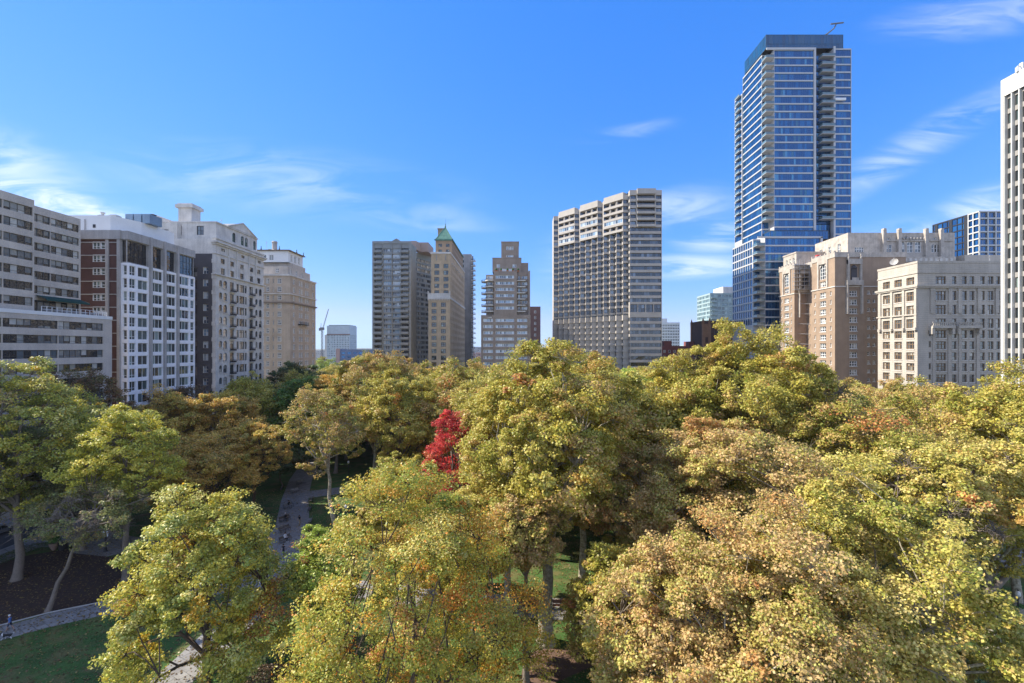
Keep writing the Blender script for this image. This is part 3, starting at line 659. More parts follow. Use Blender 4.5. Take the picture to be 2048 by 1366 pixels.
sp = MB(); sp.lathe((xm, ya + 5, ap - .3), [(.35, 0), (.45, .5), (.16, .9), (.25, 1.4), (.07, 1.9), (.03, 4.6)], 8); o = sp.build('spire', [green_cu], roof, org=ORG[b.t.name])
sp = MB(); sp.box(-40.8, -37.8, y0 + 12, y0 + 16, 82, 90.2, 0); sp.box(-41, -37.6, y0 + 11.8, y0 + 16.2, 90.2, 90.7, 0); b.part('chimney', sp, [b.wm[1]])
# --- grey slab behind with a stack of balconies in profile
b = Bld('apartment_tower', 'narrow grey tower behind the pyramid roof with balconies stacked down its right edge', 'building', (-30, 290), [concrete, roofm], G_dark, darkmetal, concrete)
wn = [(1.0 + 4 * k, 3.2 + 4 * k, z - 1.8, z, dict(nx=2, nz=1, fw=.1)) for z in [86 - 3.0 * i for i in range(27)] for k in range(2)]
b.mass(-42, -30.2, 282, 292, 0, 89.5, S=[w for w in wn if w[2] > 3], m=0, roofm=1)
b.trim.box(-30.2, -29.9, 281.6, 292, 0, 87, 0)
b.finish()
for i in range(27):
    z = 85 - i * 3.0
    if z < 12: break
    mb = MB(); mb.box(-30.2, -27.6, 279.6, 284, z, z + .22, 0); mb.box(-27.8, -27.6, 279.6, 284, z + .22, z + .9, 0); rail(mb, -30.2, -27.7, 279.65, 279.65, z + .2, 1.0, 1, .5, .05)
    mb.box(-29.2, -28.8, 280.3, 280.7, z + .22, z + 3.0, 1); b.part('balcony', mb, [whitecap, darkmetal])

# --- stepped grey brick tower in the middle
gbr = mat('grey_brown_brick', (.33, .265, .215), .88, .12, .35, 6, streak=.4, brick=.35)
b = Bld('apartment_tower', 'stepped grey brown brick tower with rounded balconies and a square top block', 'building', (-6, 222), [gbr, roofm, whitecap], G_white, whiteframe, gbr)
y0 = 215.0
Wst = dict(nx=5, nz=1, fw=.16, name='window_strip')
main = []; 
for i in range(20):
    z1 = 65.6 - i * 2.93
    if z1 < 3: break
    main.append((6.9, 15.6, z1 - 1.5, z1, dict(Wst, nx=9)))
    if i >= 7: main += [(1.0, 5.6, z1 - 1.5, z1, dict(Wst, nx=6)), (17.0, 21.8, z1 - 1.5, z1, dict(Wst, nx=6))]
xL, xR = -18.4, 5.0
b.mass(xL, xR, y0, y0 + 18, 0, 46.8, S=[w for w in main if w[3] < 46], m=0, roofm=1)
b.mass(xL + 6.0, xL + 17.0, y0, y0 + 17, 46.8, 67.5, S=[(w[0] - 6.0, w[1] - 6.0, w[2], w[3], w[4]) for w in main if w[3] > 46.6 and w[0] > 6 and w[0] < 8], m=0, roofm=1)
bw = [(.8, 4.3, z1 - 1.5, z1, dict(Wst, nx=3)) for z1 in [65.6 - i * 2.93 for i in range(7)]]
b.mass(xL + 2.2, xL + 5.99, y0 + 2.2, y0 + 17, 46.8, 66.2, S=[(.5, 3.2, w[2], w[3], dict(Wst, nx=2)) for w in bw], m=0, roofm=1)
b.mass(xL + 17.01, xL + 22.4, y0 + 2.2, y0 + 17, 46.8, 67.5, S=[(.5, 1.5, w[2] - .5, w[3], dict(nx=1, nz=1, fw=.1)) for w in bw] + [(2.2, 4.9, w[2], w[3], dict(Wst, nx=2)) for w in bw], m=0, roofm=1)
b.mass(xL + 22.41, xL + 23.2, y0, y0 + 17, 46.8, 67.8, m=0, roofm=1)
b.mass(-13.2, .6, y0 + 3, y0 + 15, 67.5, 74.2, S=[(2, 3.6, 69.8, 71.4, W2), (9.6, 11.4, 69.8, 71.4, W2), (3.4, 10.4, 67.7, 69.3, dict(nx=1, nz=1, fw=.05, name='pale_awning', mats=[whitecap, whiteframe, gbr]))], m=0, roofm=1)
b.mass(.61, 4.0, y0 + 6, y0 + 14, 67.5, 72.6, m=0, roofm=1)
b.mass(-9.0, -.6, y0 + 4, y0 + 12.5, 74.2, 82.2, S=[(2.4, 3.4, 78.4, 80.2, W2), (3.6, 4.6, 78.4, 80.2, W2), (4.8, 5.8, 78.4, 80.2, W2), (2.4, 5.8, 75.0, 76.0, dict(nx=3, nz=1, fw=.2))], m=0, roofm=1)
b.trim.box(-9.15, -.45, y0 + 3.85, y0 + 12.6, 82.2, 82.5, 0); b.trim.box(-13.3, .7, y0 + 2.9, y0 + 15.1, 74.2, 74.5, 0)
b.finish()
def round_balcony(bb, cx, cy, r, z, a0, a1, m):
    mb = MB(); n = 8; pts = [(cx + r * math.cos(a0 + (a1 - a0) * k / n), cy + r * math.sin(a0 + (a1 - a0) * k / n)) for k in range(n + 1)] + [(cx, cy)]
    mb.prism(pts, z, z + .55, 0)
    mb.tube([(p[0], p[1], z + 1.15) for p in pts[:-1]], .06, 4, 1)
    for p in pts[:-1]: mb.tube([(p[0], p[1], z + .5), (p[0], p[1], z + 1.15)], .04, 4, 1)
    bb.part('balcony', mb, [m, darkmetal])
for i in range(7):
    z = 64.6 - i * 2.93 - 1.6
    round_balcony(b, xL + 4.2, y0 + 2.2, 2.4, z, math.pi, 2 * math.pi, limetrim)
    round_balcony(b, xL + 2.2, y0 + 6.5, 2.6, z, math.pi * .5, math.pi * 1.5, limetrim)
    mb = MB(); mb.box(xL + 17.0, xL + 21.0, y0 + .6, y0 + 2.18, z, z + .5, 0); rail(mb, xL + 17.05, xL + 20.95, y0 + .65, y0 + .65, z + .5, .6, 1, .7); b.part('balcony', mb, [limetrim, darkmetal])
for k, (x, w) in enumerate([(-12, 1.3), (-9.5, .8), (-6.5, 1.1), (-3.8, .9), (-1.4, 1.0)]):
    gl = MB(); gl.box(x, x + w, y0 + 1.6, y0 + 2.2, 67.5, 68.3, 0); gl.lathe((x + w / 2, y0 + 1.9, 68.2), [(.3, 0), (.55, .4), (.35, .9), (.05, 1.1)], 7, 1)
    b.part('potted_shrub', gl, [mat('terracotta', (.35, .14, .07), .9), mat('shrub_green', (.05, .11, .03), .9)])
b = Bld('apartment_tower', 'dull pink brick slab peeping out behind the right side of the stepped tower', 'building', (9, 252), [mat('dull_pink_brick', (.27, .17, .155), .9, .1, .3, 5, brick=.35), roofm], G_tan, whiteframe, limetrim)
b.mass(4, 11.0, 244, 262, 0, 53.5, S=[(3.6, 4.7, z - 1.6, z, dict(nx=1, nz=2, fw=.2, arch=(z > 50))) for z in [51.5 - 3.1 * i for i in range(16)] if z > 3], m=0, roofm=1)
b.finish()

# --- stepped hotel tower with saw-tooth bays
hz = mat('pale_precast', (.45, .41, .36), .75, .06, .3, 5, streak=.5)
b = Bld('hotel_tower', 'broad hotel tower of pale bands whose saw tooth bays step down to the left', 'building', (42, 240), [hz, roofm, darkmetal], G_res, bronze, hz)
G_hz = glass('glass_slate', (.025, .04, .06), (.06, .085, .12), (.17, .21, .26), .5, .82, rough=.04, spec=1.0, metallic=.35)
ZT = 104.2; PI_ = 3.02; nb = 13
ax, ay, bx_, by_ = 18.6, 253.0, 51.5, 215.0
dxb, dyb = (bx_ - ax) / nb, (ay - by_) / nb
tower_bays = {0, 4, 8, 12}
HG = [G_hz, bronze, hz, darkmetal]
def hz_rows(ztop, first=0): return [z for z in [ztop - 2.4 - i * PI_ for i in range(34)] if z > 3]
for k in range(nb):
    xa, xb, y = ax + k * dxb, ax + (k + 1) * dxb, ay - (k + .5) * dyb
    y_next = y - dyb
    fr = Frame(xa, y, 1, 0)
    top = ZT if k in tower_bays else ZT - .0
    wn = []
    for i, z1 in enumerate(hz_rows(ZT)):
        if i == 17: wn.append((.05, dxb - .2, z1 - 3.6, z1 + .1, dict(nx=1, nz=2, fw=.12, name='window_bay', mats=HG)))
        elif i == 18: continue
        elif i > 18: wn.append((.02, dxb - .03, z1 - 1.9, z1, dict(nx=2, nz=1, fw=.05, name='window_bay', mats=HG)))
        elif i < 5 and k not in tower_bays: wn.append((.03, dxb - .03, z1 - 1.75, z1 + .1, dict(nx=2, nz=1, fw=.1, name='window_bay', mats=HG)))
        else: wn.append((.03, dxb - .06, z1 - 1.85, z1, dict(nx=1, nz=1, fw=.05, name='window_bay', mats=HG)))
    b.facade(fr, dxb, 0, ZT, wn, .5, 0)
    frw = Frame(xb, y, 0, -1)                                # return facing left, sunlit
    if k < nb - 1: b.facade(frw, dyb, 0, ZT, [(.22 if i < 18 else .04, dyb - (.22 if i < 18 else .04), z1 - (3.5 if i == 17 else 1.85), z1, dict(nx=2, nz=1, fw=.08, name='side_window', mats=HG)) for i, z1 in enumerate(hz_rows(ZT)) if i >= 5 and i != 18], .3, 0)
    b.wall.poly([(xa, y, ZT), (xb, y, ZT), (xb, 262, ZT), (xa, 262, ZT)], 1)
# storey ledges under each bay (little proud sills catch the sun)
for k in range(nb):
    xa, xb, y = ax + k * dxb, ax + (k + 1) * dxb, ay - (k + .5) * dyb
    for i, z1 in enumerate(hz_rows(ZT)):
        if i >= 5: b.wall.box(xa - .08, xb + .02, y - .32, y - .01, z1 - 3.0, z1 - 2.1, 0)
# slanting terrace parapets of the five top storeys, three runs between the little towers
for (ka, kb) in ((1, 4), (5, 8), (9, 12)):
    xa, ya = ax + ka * dxb, ay - (ka + .5) * dyb - .25; xb, yb = ax + kb * dxb, ay - (kb + .5) * dyb - .25
    fr = Frame(xa, ya, xb - xa, yb - ya); L_ = math.hypot(xb - xa, yb - ya)
    for i in range(6):
        z = ZT - 2.4 - i * PI_ + (.25)
        if i == 0: b.trim.fbox(fr, 0, L_, -3.0, 0, z + .1, ZT + 1.1, 0)
        else: b.trim.fbox(fr, 0, L_, -3.2, 0, z - .1, z + 1.05, 0); b.trim.fbox(fr, .3, L_ - .3, -.3, -.1, z + 1.05, z + 1.1, 2)
        if i < 5:
            for uu in (L_ * .33, L_ * .66): b.trim.fbox(fr, uu - .25, uu + .25, -.8, -.3, z - 1.9, z + .1, 0)
            if i in (2, 4) and ka != 9 or (i == 3 and ka == 9): b.facade(Frame(xa + .0, ya + .15, xb - xa, yb - ya), L_, z - 1.98, z - .1, [(.2, L_ - .2, z - 1.93, z - .15, dict(nx=8, nz=1, fw=.1, name='sunroom_glazing', mats=[G_white, whiteframe, hz, darkmetal]))], .1, 0)
# right hand frontal part
x0, x1, y = bx_, 66.6, 215.0 - dyb * .5
wn = []
for i, z1 in enumerate(hz_rows(ZT + 1.2)):
    if i < 5: wn += [(.3, 3.0, z1 - 1.75, z1, dict(nx=1, nz=1, fw=.1, name='window_bay', mats=HG)), (3.6, 11.8, z1 - 2.0, z1 + .15, dict(nx=4, nz=1, fw=.1, name='recessed_terrace', mats=[G_dark, darkmetal, hz, darkmetal])), (12.2, 14.9, z1 - 1.75, z1, dict(nx=2, nz=1, fw=.08, name='window_bay', mats=HG))]
    elif i == 17: wn += [(.3 + 3.7 * q, 3.6 + 3.7 * q, z1 - 3.6, z1 + .1, dict(nx=2, nz=2, fw=.12, name='window_bay', mats=HG)) for q in range(4)]
    elif i == 18: continue
    else: wn.append((.25, 14.85, z1 - 1.8, z1, dict(nx=11, nz=1, fw=.07, name='window_strip', mats=HG)))
b.facade(Frame(x0, y, 1, 0), x1 - x0, 0, ZT + 1.2, wn, .8, 0)
b.facade(Frame(x0, ay - (nb - .5) * dyb, 0, -1), ay - (nb - .5) * dyb - y, 0, ZT + 1.2, [(.3, ay - (nb - .5) * dyb - y - .2, z1 - 1.85, z1, dict(nx=3, nz=1, fw=.08, name='side_window', mats=HG)) for i, z1 in enumerate(hz_rows(ZT + 1.2)) if i not in (17, 18)], .3, 0)
b.facade(Frame(x1, y, 0, 1), 262 - y, 0, ZT + 1.2, [], .3, 0); b.facade(Frame(x1, 262, -1, 0), x1 - ax, 0, ZT, [], .3, 0); b.facade(Frame(ax, 262, 0, -1), 262 - ay + .5 * dyb, 0, ZT, [], .3, 0)
b.wall.poly([(x0, y, ZT + 1.2), (x1, y, ZT + 1.2), (x1, 262, ZT + 1.2), (x0, 262, ZT + 1.2)], 1)
for i in range(6):
    z = ZT + 1.2 - 2.4 - i * PI_ + .25
    b.trim.box(x0 + 3.3, x0 + 12.0, y - 1.2, y - .01, z - .1 if i else z + .1, z + 1.0 if i else ZT + 1.6, 0)
b.finish(wname='window_bay')

# --- blue glass residential tower
wm_ = mat('white_metal_panel', (.50, .50, .50), .5, .04, .3, 4, streak=.3)
b = Bld('glass_tower', 'tallest tower, blue glass with white floor bands and corner balconies', 'building', (136, 228), [wm_, roofm, darkmetal], G_blue, darkmetal, wm_)
FP = 3.64
GB = dict(nz=1, fw=.09, name='window_strip', mats=[G_blue, mat('blue_frame', (.04, .12, .22), .4), wm_, darkmetal])
def bandrows(ztop, n, h=3.0): return [(ztop - .6 - i * FP - h, ztop - .6 - i * FP) for i in range(n)]
X0, XM, XN, XR_ = 116.5, 139.6, 147.8, 156.4
YF = 215.0; ZM = 172.4; ZL = 86.5
nfl = 23
# shaft: front, left flank
b.mass(X0 + 3.6, XM, YF, YF + 26, ZL - 4, ZM, S=[(.15, XM - X0 - 4.5, a, c, dict(GB, nx=18)) for a, c in bandrows(ZM, 25) if a > 82.6], m=0, roofm=1)
lw = [(.1, 18.6, a, c, dict(GB, nx=14)) for a, c in bandrows(ZM, 25) if a > 82.6]
b.mass(X0, X0 + 3.6, YF + 4.2, YF + 23, ZL - 4, ZM, W_=lw, S=[(.2, 3.3, a, c, dict(GB, nx=2)) for a, c in bandrows(ZM, 25) if a > 82.6], m=0, roofm=1)
b.mass(X0 - .4, X0 + 3, YF + 23.01, YF + 31, ZL - 4, ZM - 8, W_=[(.2, 7.6, a, c, dict(GB, nx=5)) for a, c in bandrows(ZM - 8, nfl - 2)], m=0, roofm=1)
b.mass(XM, XN, YF + 1.6, YF + 20, 20, ZM - 1.5, S=[(.2, XN - XM - .2, a, c, dict(GB, nx=6)) for a, c in [(z0_ - .8, z1_ + .25) for z0_, z1_ in bandrows(ZM - 1.5, 40)]], m=2, roofm=1)
b.mass(XN, XR_, YF - .3, YF + 22, 20, ZM + .2, S=[(.9, XR_ - XN - .25, a, c, dict(GB, nx=7)) for a, c in bandrows(ZM + .2, 41) if a > 22], m=0, roofm=1)
# white frame edges
b.trim.box(XM - .8, XM + .1, YF - .35, YF - .01, ZL, ZM + .15, 0); b.trim.box(X0 - .15, XM + .1, YF - .4, YF - .01, ZM - .4, ZM + .6, 0)
b.trim.box(XN - .1, XN + .8, YF - .8, YF - .31, 20, ZM + 1.0, 0)
# crown of blue glass
cr_ = dict(nz=3, fw=.08, zs=(0, .28, .36, 1), name='crown_glazing', mats=[glass('glass_crown', (.010, .085, .19), (.018, .07, .15), (.03, .10, .19), .5, .9, rough=.12, metallic=.1, spec=.6), mat('blue_frame', (.04, .12, .22)), wm_, darkmetal])
b.mass(X0, 153.0, YF + .4, YF + 21, ZM + .6, 179.6, S=[(.1, 36.3, ZM + .8, 179.5, dict(cr_, nx=24))], W_=[(.1, 20.4, ZM + .8, 179.5, dict(cr_, nx=14))], m=2, roofm=1, depth=.1)
# lower, wider base block
XB = 108.6; YB = 208.0
gb2 = dict(GB, nx=12)
b.mass(XB + 3.4, XM - 1.5, YB, YF + 20, 14, ZL - 4.5, S=[(.15, 25.2, a, c, dict(GB, nx=17)) for a, c in bandrows(ZL - 4.5, 18) if a > 16], m=0, roofm=1)
b.mass(XB, XB + 3.39, YB + 4, YF + 17.5, 14, ZL - 4.5, W_=[(.1 + q * 2.2, 1.95 + q * 2.2, a, c, dict(GB, nx=1, fw=.12)) for a, c in bandrows(ZL - 4.5, 18) if a > 40 for q in range(9)] , S=[(.2, 3.2, a, c, dict(GB, nx=2)) for a, c in bandrows(ZL - 4.5, 18) if a > 40], m=0, roofm=1)
b.mass(X0 + .6, XM + 5, YF - 2, YF + 20, ZL - 4.5, ZL - .2, S=[(.1, 27.2, ZL - 4.2, ZL - .5, dict(GB, nx=20))], W_=[(.1, 21.7, ZL - 4.2, ZL - .5, dict(GB, nx=14))], m=2, roofm=1, depth=.1)
b.trim.box(XB - .1, XM - 1.4, YB - .4, YB - .01, ZL - 5.0, ZL - 4.3, 0); b.trim.box(XM - 2.3, XM - 1.4, YB - .4, YB - .01, 14, ZL - 4.5, 0)
b.finish()
glr = mat('balcony_glass', (.10, .17, .20), .1, .05, spec=1.0)
def gbalc(x0, x1, y0, y1, z):
    mb = MB(); mb.box(x0, x1, y0, y1, z + .1, z + .28, 0); mb.box(x0 + .05, x1 - .05, y0 + .05, y0 + .09, z + .28, z + 1.35, 1); mb.box(x0 + .05, x0 + .09, y0 + .1, y1, z + .28, z + 1.35, 1)
    mb.tube([(x0 + .07, y1, z + 1.38), (x0 + .07, y0 + .07, z + 1.38), (x1, y0 + .07, z + 1.38)], .05, 4, 2)
    for x in np.linspace(x0 + .07, x1 - .05, 4): mb.box(x - .03, x + .03, y0 + .04, y0 + .1, z + .28, z + 1.38, 2)
    b.part('balcony', mb, [wm_, glr, darkmetal])
for i in range(1, nfl):
    z = ZM - .35 - i * FP
    gbalc(X0 - .3, X0 + 3.55, YF - .2, YF + 4.15, z); gbalc(XM + 2.2, XN + .3, YF - 1.6, YF + 1.58, z - .2)
for i in range(1, 17):
    z = ZL - 4.9 - i * FP
    if z > 24: gbalc(XB - .3, XB + 3.35, YB - .2, YB + 3.95, z)
for i in range(2, 23):
    mb = MB(); z = ZM - .35 - i * FP - 1; mb.box(X0 - 1.5, X0 - .42, YF + 24, YF + 29, z, z + .25, 0); mb.box(X0 - 1.5, X0 - 1.42, YF + 24, YF + 29, z + .25, z + 1.2, 1); b.part('balcony', mb, [wm_, glr])
# rooftop window washing crane arm
k = thing('rooftop_crane', 'small folded rooftop crane arm on top of the tallest glass tower', 'crane', (141.8, 222, 179.6))
mb = MB(); mb.box(140.5, 143.5, 221, 223, 179.6, 180.3, 0); mb.tube([(141.5, 222, 180.3), (147.5, 222, 183.0)], .85, 6, 0); mb.build('base', [mat('crane_cream', (.5, .45, .33), .6)], k)
mb = MB(); mb.tube([(145.3, 222, 181.7), (149.5, 222, 184.2), (153.2, 222, 187.2), (154.3, 222, 189.3)], [.5, .4, .32, .26], 6, 0); mb.tube([(151.6, 222, 189.3), (157.8, 222, 190.0)], .34, 6, 0); mb.tube([(139.5, 222, 180.4), (141.5, 222, 183.2), (143.8, 222, 182.6)], .09, 4, 0); mb.build('boom', [mat('crane_grey', (.12, .12, .12), .5)], k)
k = thing('window_cleaning_cradle', 'pale cradle hanging on the right strip of the glass tower front', 'cradle', (149.8, YF - 1.2, 148))
mb = MB(); mb.box(147.9, 152.9, YF - 1.7, YF - .7, 147.5, 147.7, 0); mb.box(147.9, 152.9, YF - 1.72, YF - 1.66, 147.7, 148.6, 0); mb.box(147.9, 147.96, YF - 1.7, YF - .7, 147.7, 148.6, 0); mb.box(152.84, 152.9, YF - 1.7, YF - .7, 147.7, 148.6, 0); mb.build('platform', [whitecap], k)
mb = MB()
for x in (148.2, 152.6): mb.tube([(x, YF - 1.2, 148.6), (x, YF - .6, 172)], .03, 4, 0)
mb.build('cable', [darkmetal], k)

# --- brick hotel with two wings and a stone penthouse
hbr = mat('hotel_brick', (.35, .255, .18), .88, .10, .35, 6, streak=.5, brick=.35)
grst = mat('grey_carved_stone', (.47, .42, .36), .85, .16, .6, 6, streak=.6)
b = Bld('brick_hotel', 'tall tan brick hotel with two wings, arched top windows and a carved stone penthouse', 'building', (135, 185), [hbr, grst, roofm], G_tan, whiteframe, limetrim, sub=True)
def wing(x0, x1, ya, yb, ztop, big=True, skipS=False):
    L_ = yb - ya; wn = []; ws = []; c = L_ / 2
    for i in range(19):
        z1 = ztop - 13.6 - i * 3.18
        if z1 < 3: break
        hh = 2.0
        wn += [(c - 1.7, c + 1.7, z1 - hh, z1, dict(nx=3, nz=2, fw=.18, sill=.12)), (1.6, 2.3, z1 - 1.5, z1, dict(nx=1, nz=2, fw=.15, sill=.1)), (L_ - 2.5, L_ - 1.8, z1 - 1.5, z1, dict(nx=1, nz=2, fw=.15, sill=.1))]
        if not skipS:
            ws += [(5.3, 8.1, z1 - 2.0, z1, dict(nx=3, nz=2, fw=.18, sill=.12))]
            if x1 - x0 > 20: ws += [(u, u + 1.05, z1 - 1.2, z1 + .1, dict(nx=1, nz=2, fw=.16, sill=.1)) for u in (11.7, 13.7)] + [(u, u + 1.25, z1 - 1.45, z1 + .1, dict(nx=2, nz=2, fw=.16, sill=.1)) for u in (16.0, 18.6)]
    wn.append((c - 1.9, c + 1.9, ztop - 8.6, ztop - 3.1, dict(nx=3, nz=4, fw=.16, arch=True)))
    wn.append((c - 1.7, c + 1.7, ztop - 11.4, ztop - 9.4, dict(nx=3, nz=2, fw=.16)))
    b.mass(x0, x1, ya, yb, 0, ztop, W_=wn, S=ws, m=0, roofm=2, depth=.35)
    b.trim.box(x0 - .25, x1, ya - .25, yb + .25, ztop - 12.3, ztop - 11.95, 0)          # string course
    b.trim.box(x0 - .2, x1, ya - .2, yb + .2, ztop - 1.5, ztop + .35, 1)
    for (u0_, u1_) in ((c - 2.9, c - 2.1), (c + 2.1, c + 2.9)): b.trim.box(x0 - .35, x0 - .01, ya + u0_, ya + u1_, ztop - 11.9, ztop - 1.5, 1)
    b.trim.box(x0 - .4, x0 - .01, ya + c - 2.1, ya + c + 2.1, ztop - 2.9, ztop - 1.5, 1)
    for q in range(6): b.trim.box(x0 - .25, x0 + .3, ya + (L_ - .6) / 5 * q, ya + (L_ - .6) / 5 * q + .6, ztop + .35, ztop + .9, 1)
wing(114.2, 140.0, 165, 178, 65.6)
wing(115.2, 123.5, 191, 202, 66.2)
# corner turret niche on the near wing
def niche(x, y, z):
    b.trim.box(x - 3.0, x + 3.0, y - 1.0, y - .01, z - 1.6, z + .2, 1)
    for xx in (x - 2.6, x + 1.9): b.trim.box(xx, xx + .7, y - .8, y - .01, z + .2, z + 7.6, 1)
    b.trim.box(x - 2.6, x + 2.6, y - .9, y - .01, z + 6.0, z + 7.9, 1); b.trim.box(x - 1.0, x + 1.0, y - .3, y - .02, z + .2, z + 4.6, 3); b.trim.lathe((x, y - .06, z + 4.6), [(1.0, 0), (.8, .7), (.2, 1.1)], 10, 3)
    b.trim.box(x - 1.2, x + 1.2, y - 1.0, y - .9, z + .2, z + 1.1, 1)
    for xx in (x - 2.4, x + 2.1): b.trim.lathe((xx + .15, y - .45, z + 7.9), [(.42, 0), (.45, .6), (.15, .9), (.22, 1.3), (.03, 2)], 6, 1)
    for xx in (x - 2.9, x + 2.4): b.trim.box(xx, xx + .5, y - .9, y - .02, z - 12, z - 1.6, 1)
niche(121.0, 165, 55.5); niche(119.8, 191, 56.0)
# main body and penthouse
mw = [(u + 4 * q, u + 1.4 + 4 * q, z - 1.8, z, dict(nx=2, nz=2, fw=.16, sill=.1)) for u in (1.5, 3.3) for q in range(12) for z in (63.2, 60.0, 57.0, 54.0)]
b.mass(120.5, 170, 178.01, 205, 0, 66.4, S=[w for w in mw if w[0] > 5], m=0, roofm=2)
b.trim.box(120.4, 170.3, 177.7, 205, 64.6, 66.9, 1)
for q in range(24): b.trim.box(122 + q * 2, 123 + q * 2, 177.6, 177.7, 65.2, 66.2, 0)
pw = []
for (u, w) in ((16.2, 1.1), (17.6, 1.1), (19.0, 1.1), (38.5, 1.1), (39.9, 1.1), (41.3, 1.1)): pw.append((u, u + w, 69.0, 72.2, dict(nx=1, nz=2, fw=.16, arch=True)))
for u in (23.5, 27.2, 30.9): pw.append((u, u + 2.4, 69.0, 73.2, dict(nx=2, nz=3, fw=.16, arch=True)))
pw += [(3.2, 6.8, 69.0, 71.2, dict(nx=4, nz=2, fw=.12)), (17.5, 19.0, 73.6, 74.8, dict(nx=2, nz=1, fw=.12)), (26, 27.2, 74.2, 75.3, dict(nx=1, nz=1, fw=.12)), (39.4, 40.6, 73.8, 75, dict(nx=1, nz=1, fw=.12))]
b.mass(129.7, 166.5 + 5.5, 180, 200, 66.9, 76.8, S=[(w[0] * .86, w[0] * .86 + (w[1] - w[0]), w[2], w[3], w[4]) for w in pw], W_=[(u, u + 1.9, 69, 73.5, dict(nx=2, nz=4, fw=.14)) for u in (3, 8.5, 14)], m=1, roofm=2)
for u in (13.2, 19.2, 29.8, 35.8): b.trim.box(129.7 + u, 131.0 + u, 178.9, 179.98, 66.9, 77.7, 1); b.trim.box(129.85 + u, 130.85 + u, 178.8, 180.2, 77.7, 78.3, 1)
b.trim.box(143, 171, 179.6, 179.97, 73.4, 74.0, 1)
for q in range(9): b.trim.lathe((150.3 + q * 1.3, 179.7, 74.0), [(.25, 0), (.5, .4), (.12, .9), (.02, 1.3)], 5, 1)
b.mass(117.5, 133, 193.5, 203, 66.2, 72.0, W_=[(u, u + 1.2, 67.6, 69.8, dict(nx=1, nz=2, fw=.14)) for u in (2, 4.5, 7)], m=1, roofm=2)
b.band(117.5, 133, 193.5, 203, 71.6, 72.2, .2, 1)
b.finish(trimmats=[limetrim, grst, roofm, darkbrick])
# builder's hoist mast with red cab beside the far wing
k = thing('hoist_mast', 'galvanised lattice hoist mast standing against the far brick hotel wing', 'scaffold', (121.5, 188, 0))
mb = MB(); mx, my = 121.5, 188.0
for (sx, sy) in ((-.6, -.6), (.6, -.6), (.6, .6), (-.6, .6)): mb.tube([(mx + sx, my + sy, 0), (mx + sx, my + sy, 69)], .09, 4, 0)
for q in range(46):
    z = q * 1.5; s = 1 if q % 2 else -1
    mb.tube([(mx - .6 * s, my - .6, z), (mx + .6 * s, my - .6, z + 1.5)], .06, 4, 0, False); mb.tube([(mx - .6, my - .6 * s, z), (mx - .6, my + .6 * s, z + 1.5)], .06, 4, 0, False)
mb.build('mast', [mat('galv_steel', (.45, .45, .46), .5, .08, metallic=.3)], k)
mb = MB()
for q in range(9): mb.tube([(mx, my, 20 + q * 4.2), (mx - 4.6, my + 3, 20.4 + q * 4.2)], .10, 4, 0)
mb.build('wall_tie', [MATS['galv_steel']], k)
mb = MB()
for q in range(7): mb.box(mx - 7.5, mx + .5, my + .9, my + 2.6, 55.5 + q * 1.7, 55.62 + q * 1.7, 0)
for x in (mx - 7.4, mx - 5.4, mx - 3.4, mx - 1.4):
    for y in (my + .95, my + 2.55): mb.tube([(x, y, 55), (x, y, 68)], .06, 4, 0)
mb.build('platform', [MATS['galv_steel']], k)
mb = MB(); mb.box(mx + .8, mx + 2.6, my - .9, my + .6, 67.2, 69.6, 0); mb.box(mx + 3.0, mx + 5.0, my - .2, my + .1, 67.6, 68.8, 0); mb.box(mx + 1.0, mx + 1.9, my - .95, my - .9, 67.8, 69, 1); mb.build('hoist_cab', [mat('hoist_red', (.55, .06, .06), .6), whitecap], k)
# satellite dish
k = thing('satellite_dish', 'large white satellite dish above the roof edge of the pale stone office block', 'satellite dish', (127.5, 156, 57.8))
mb = MB(); c = Vector((127.0, 154.5, 60.4)); ax_ = Vector((-.75, -.55, .35)).normalized(); t1 = ax_.cross(Vector((0, 0, 1))).normalized(); t2 = t1.cross(ax_)
rings = [(0.05, -.4), (.5, -.32), (.85, -.12), (1.2, .14)]; n0 = 0
for (r, h) in rings:
    for j in range(18): w = 2 * math.pi * j / 18; mb.v.append(tuple(c + ax_ * h + (t1 * math.cos(w) + t2 * math.sin(w)) * r))
for i in range(3):
    for j in range(18): mb.f.append((i * 18 + j, i * 18 + (j + 1) % 18, (i + 1) * 18 + (j + 1) % 18, (i + 1) * 18 + j)); mb.m.append(0); mb.r.append(0)
mb.tube([c + t2 * 1.7 + ax_ * .2, c + ax_ * 1.6], .05, 4); mb.tube([c - t2 * 1.7 + ax_ * .2, c + ax_ * 1.6], .05, 4); mb.build('dish', [mat('dish_grey', (.45, .43, .40), .6)], k, smooth=True)
mb = MB(); mb.tube([(127.5, 155.2, 57.6), (127.4, 155, 60.2)], .16, 6); mb.tube([(129.6, 155.2, 57.6), (127.4, 155, 60)], .1, 5); mb.build('mount', [concrete], k)

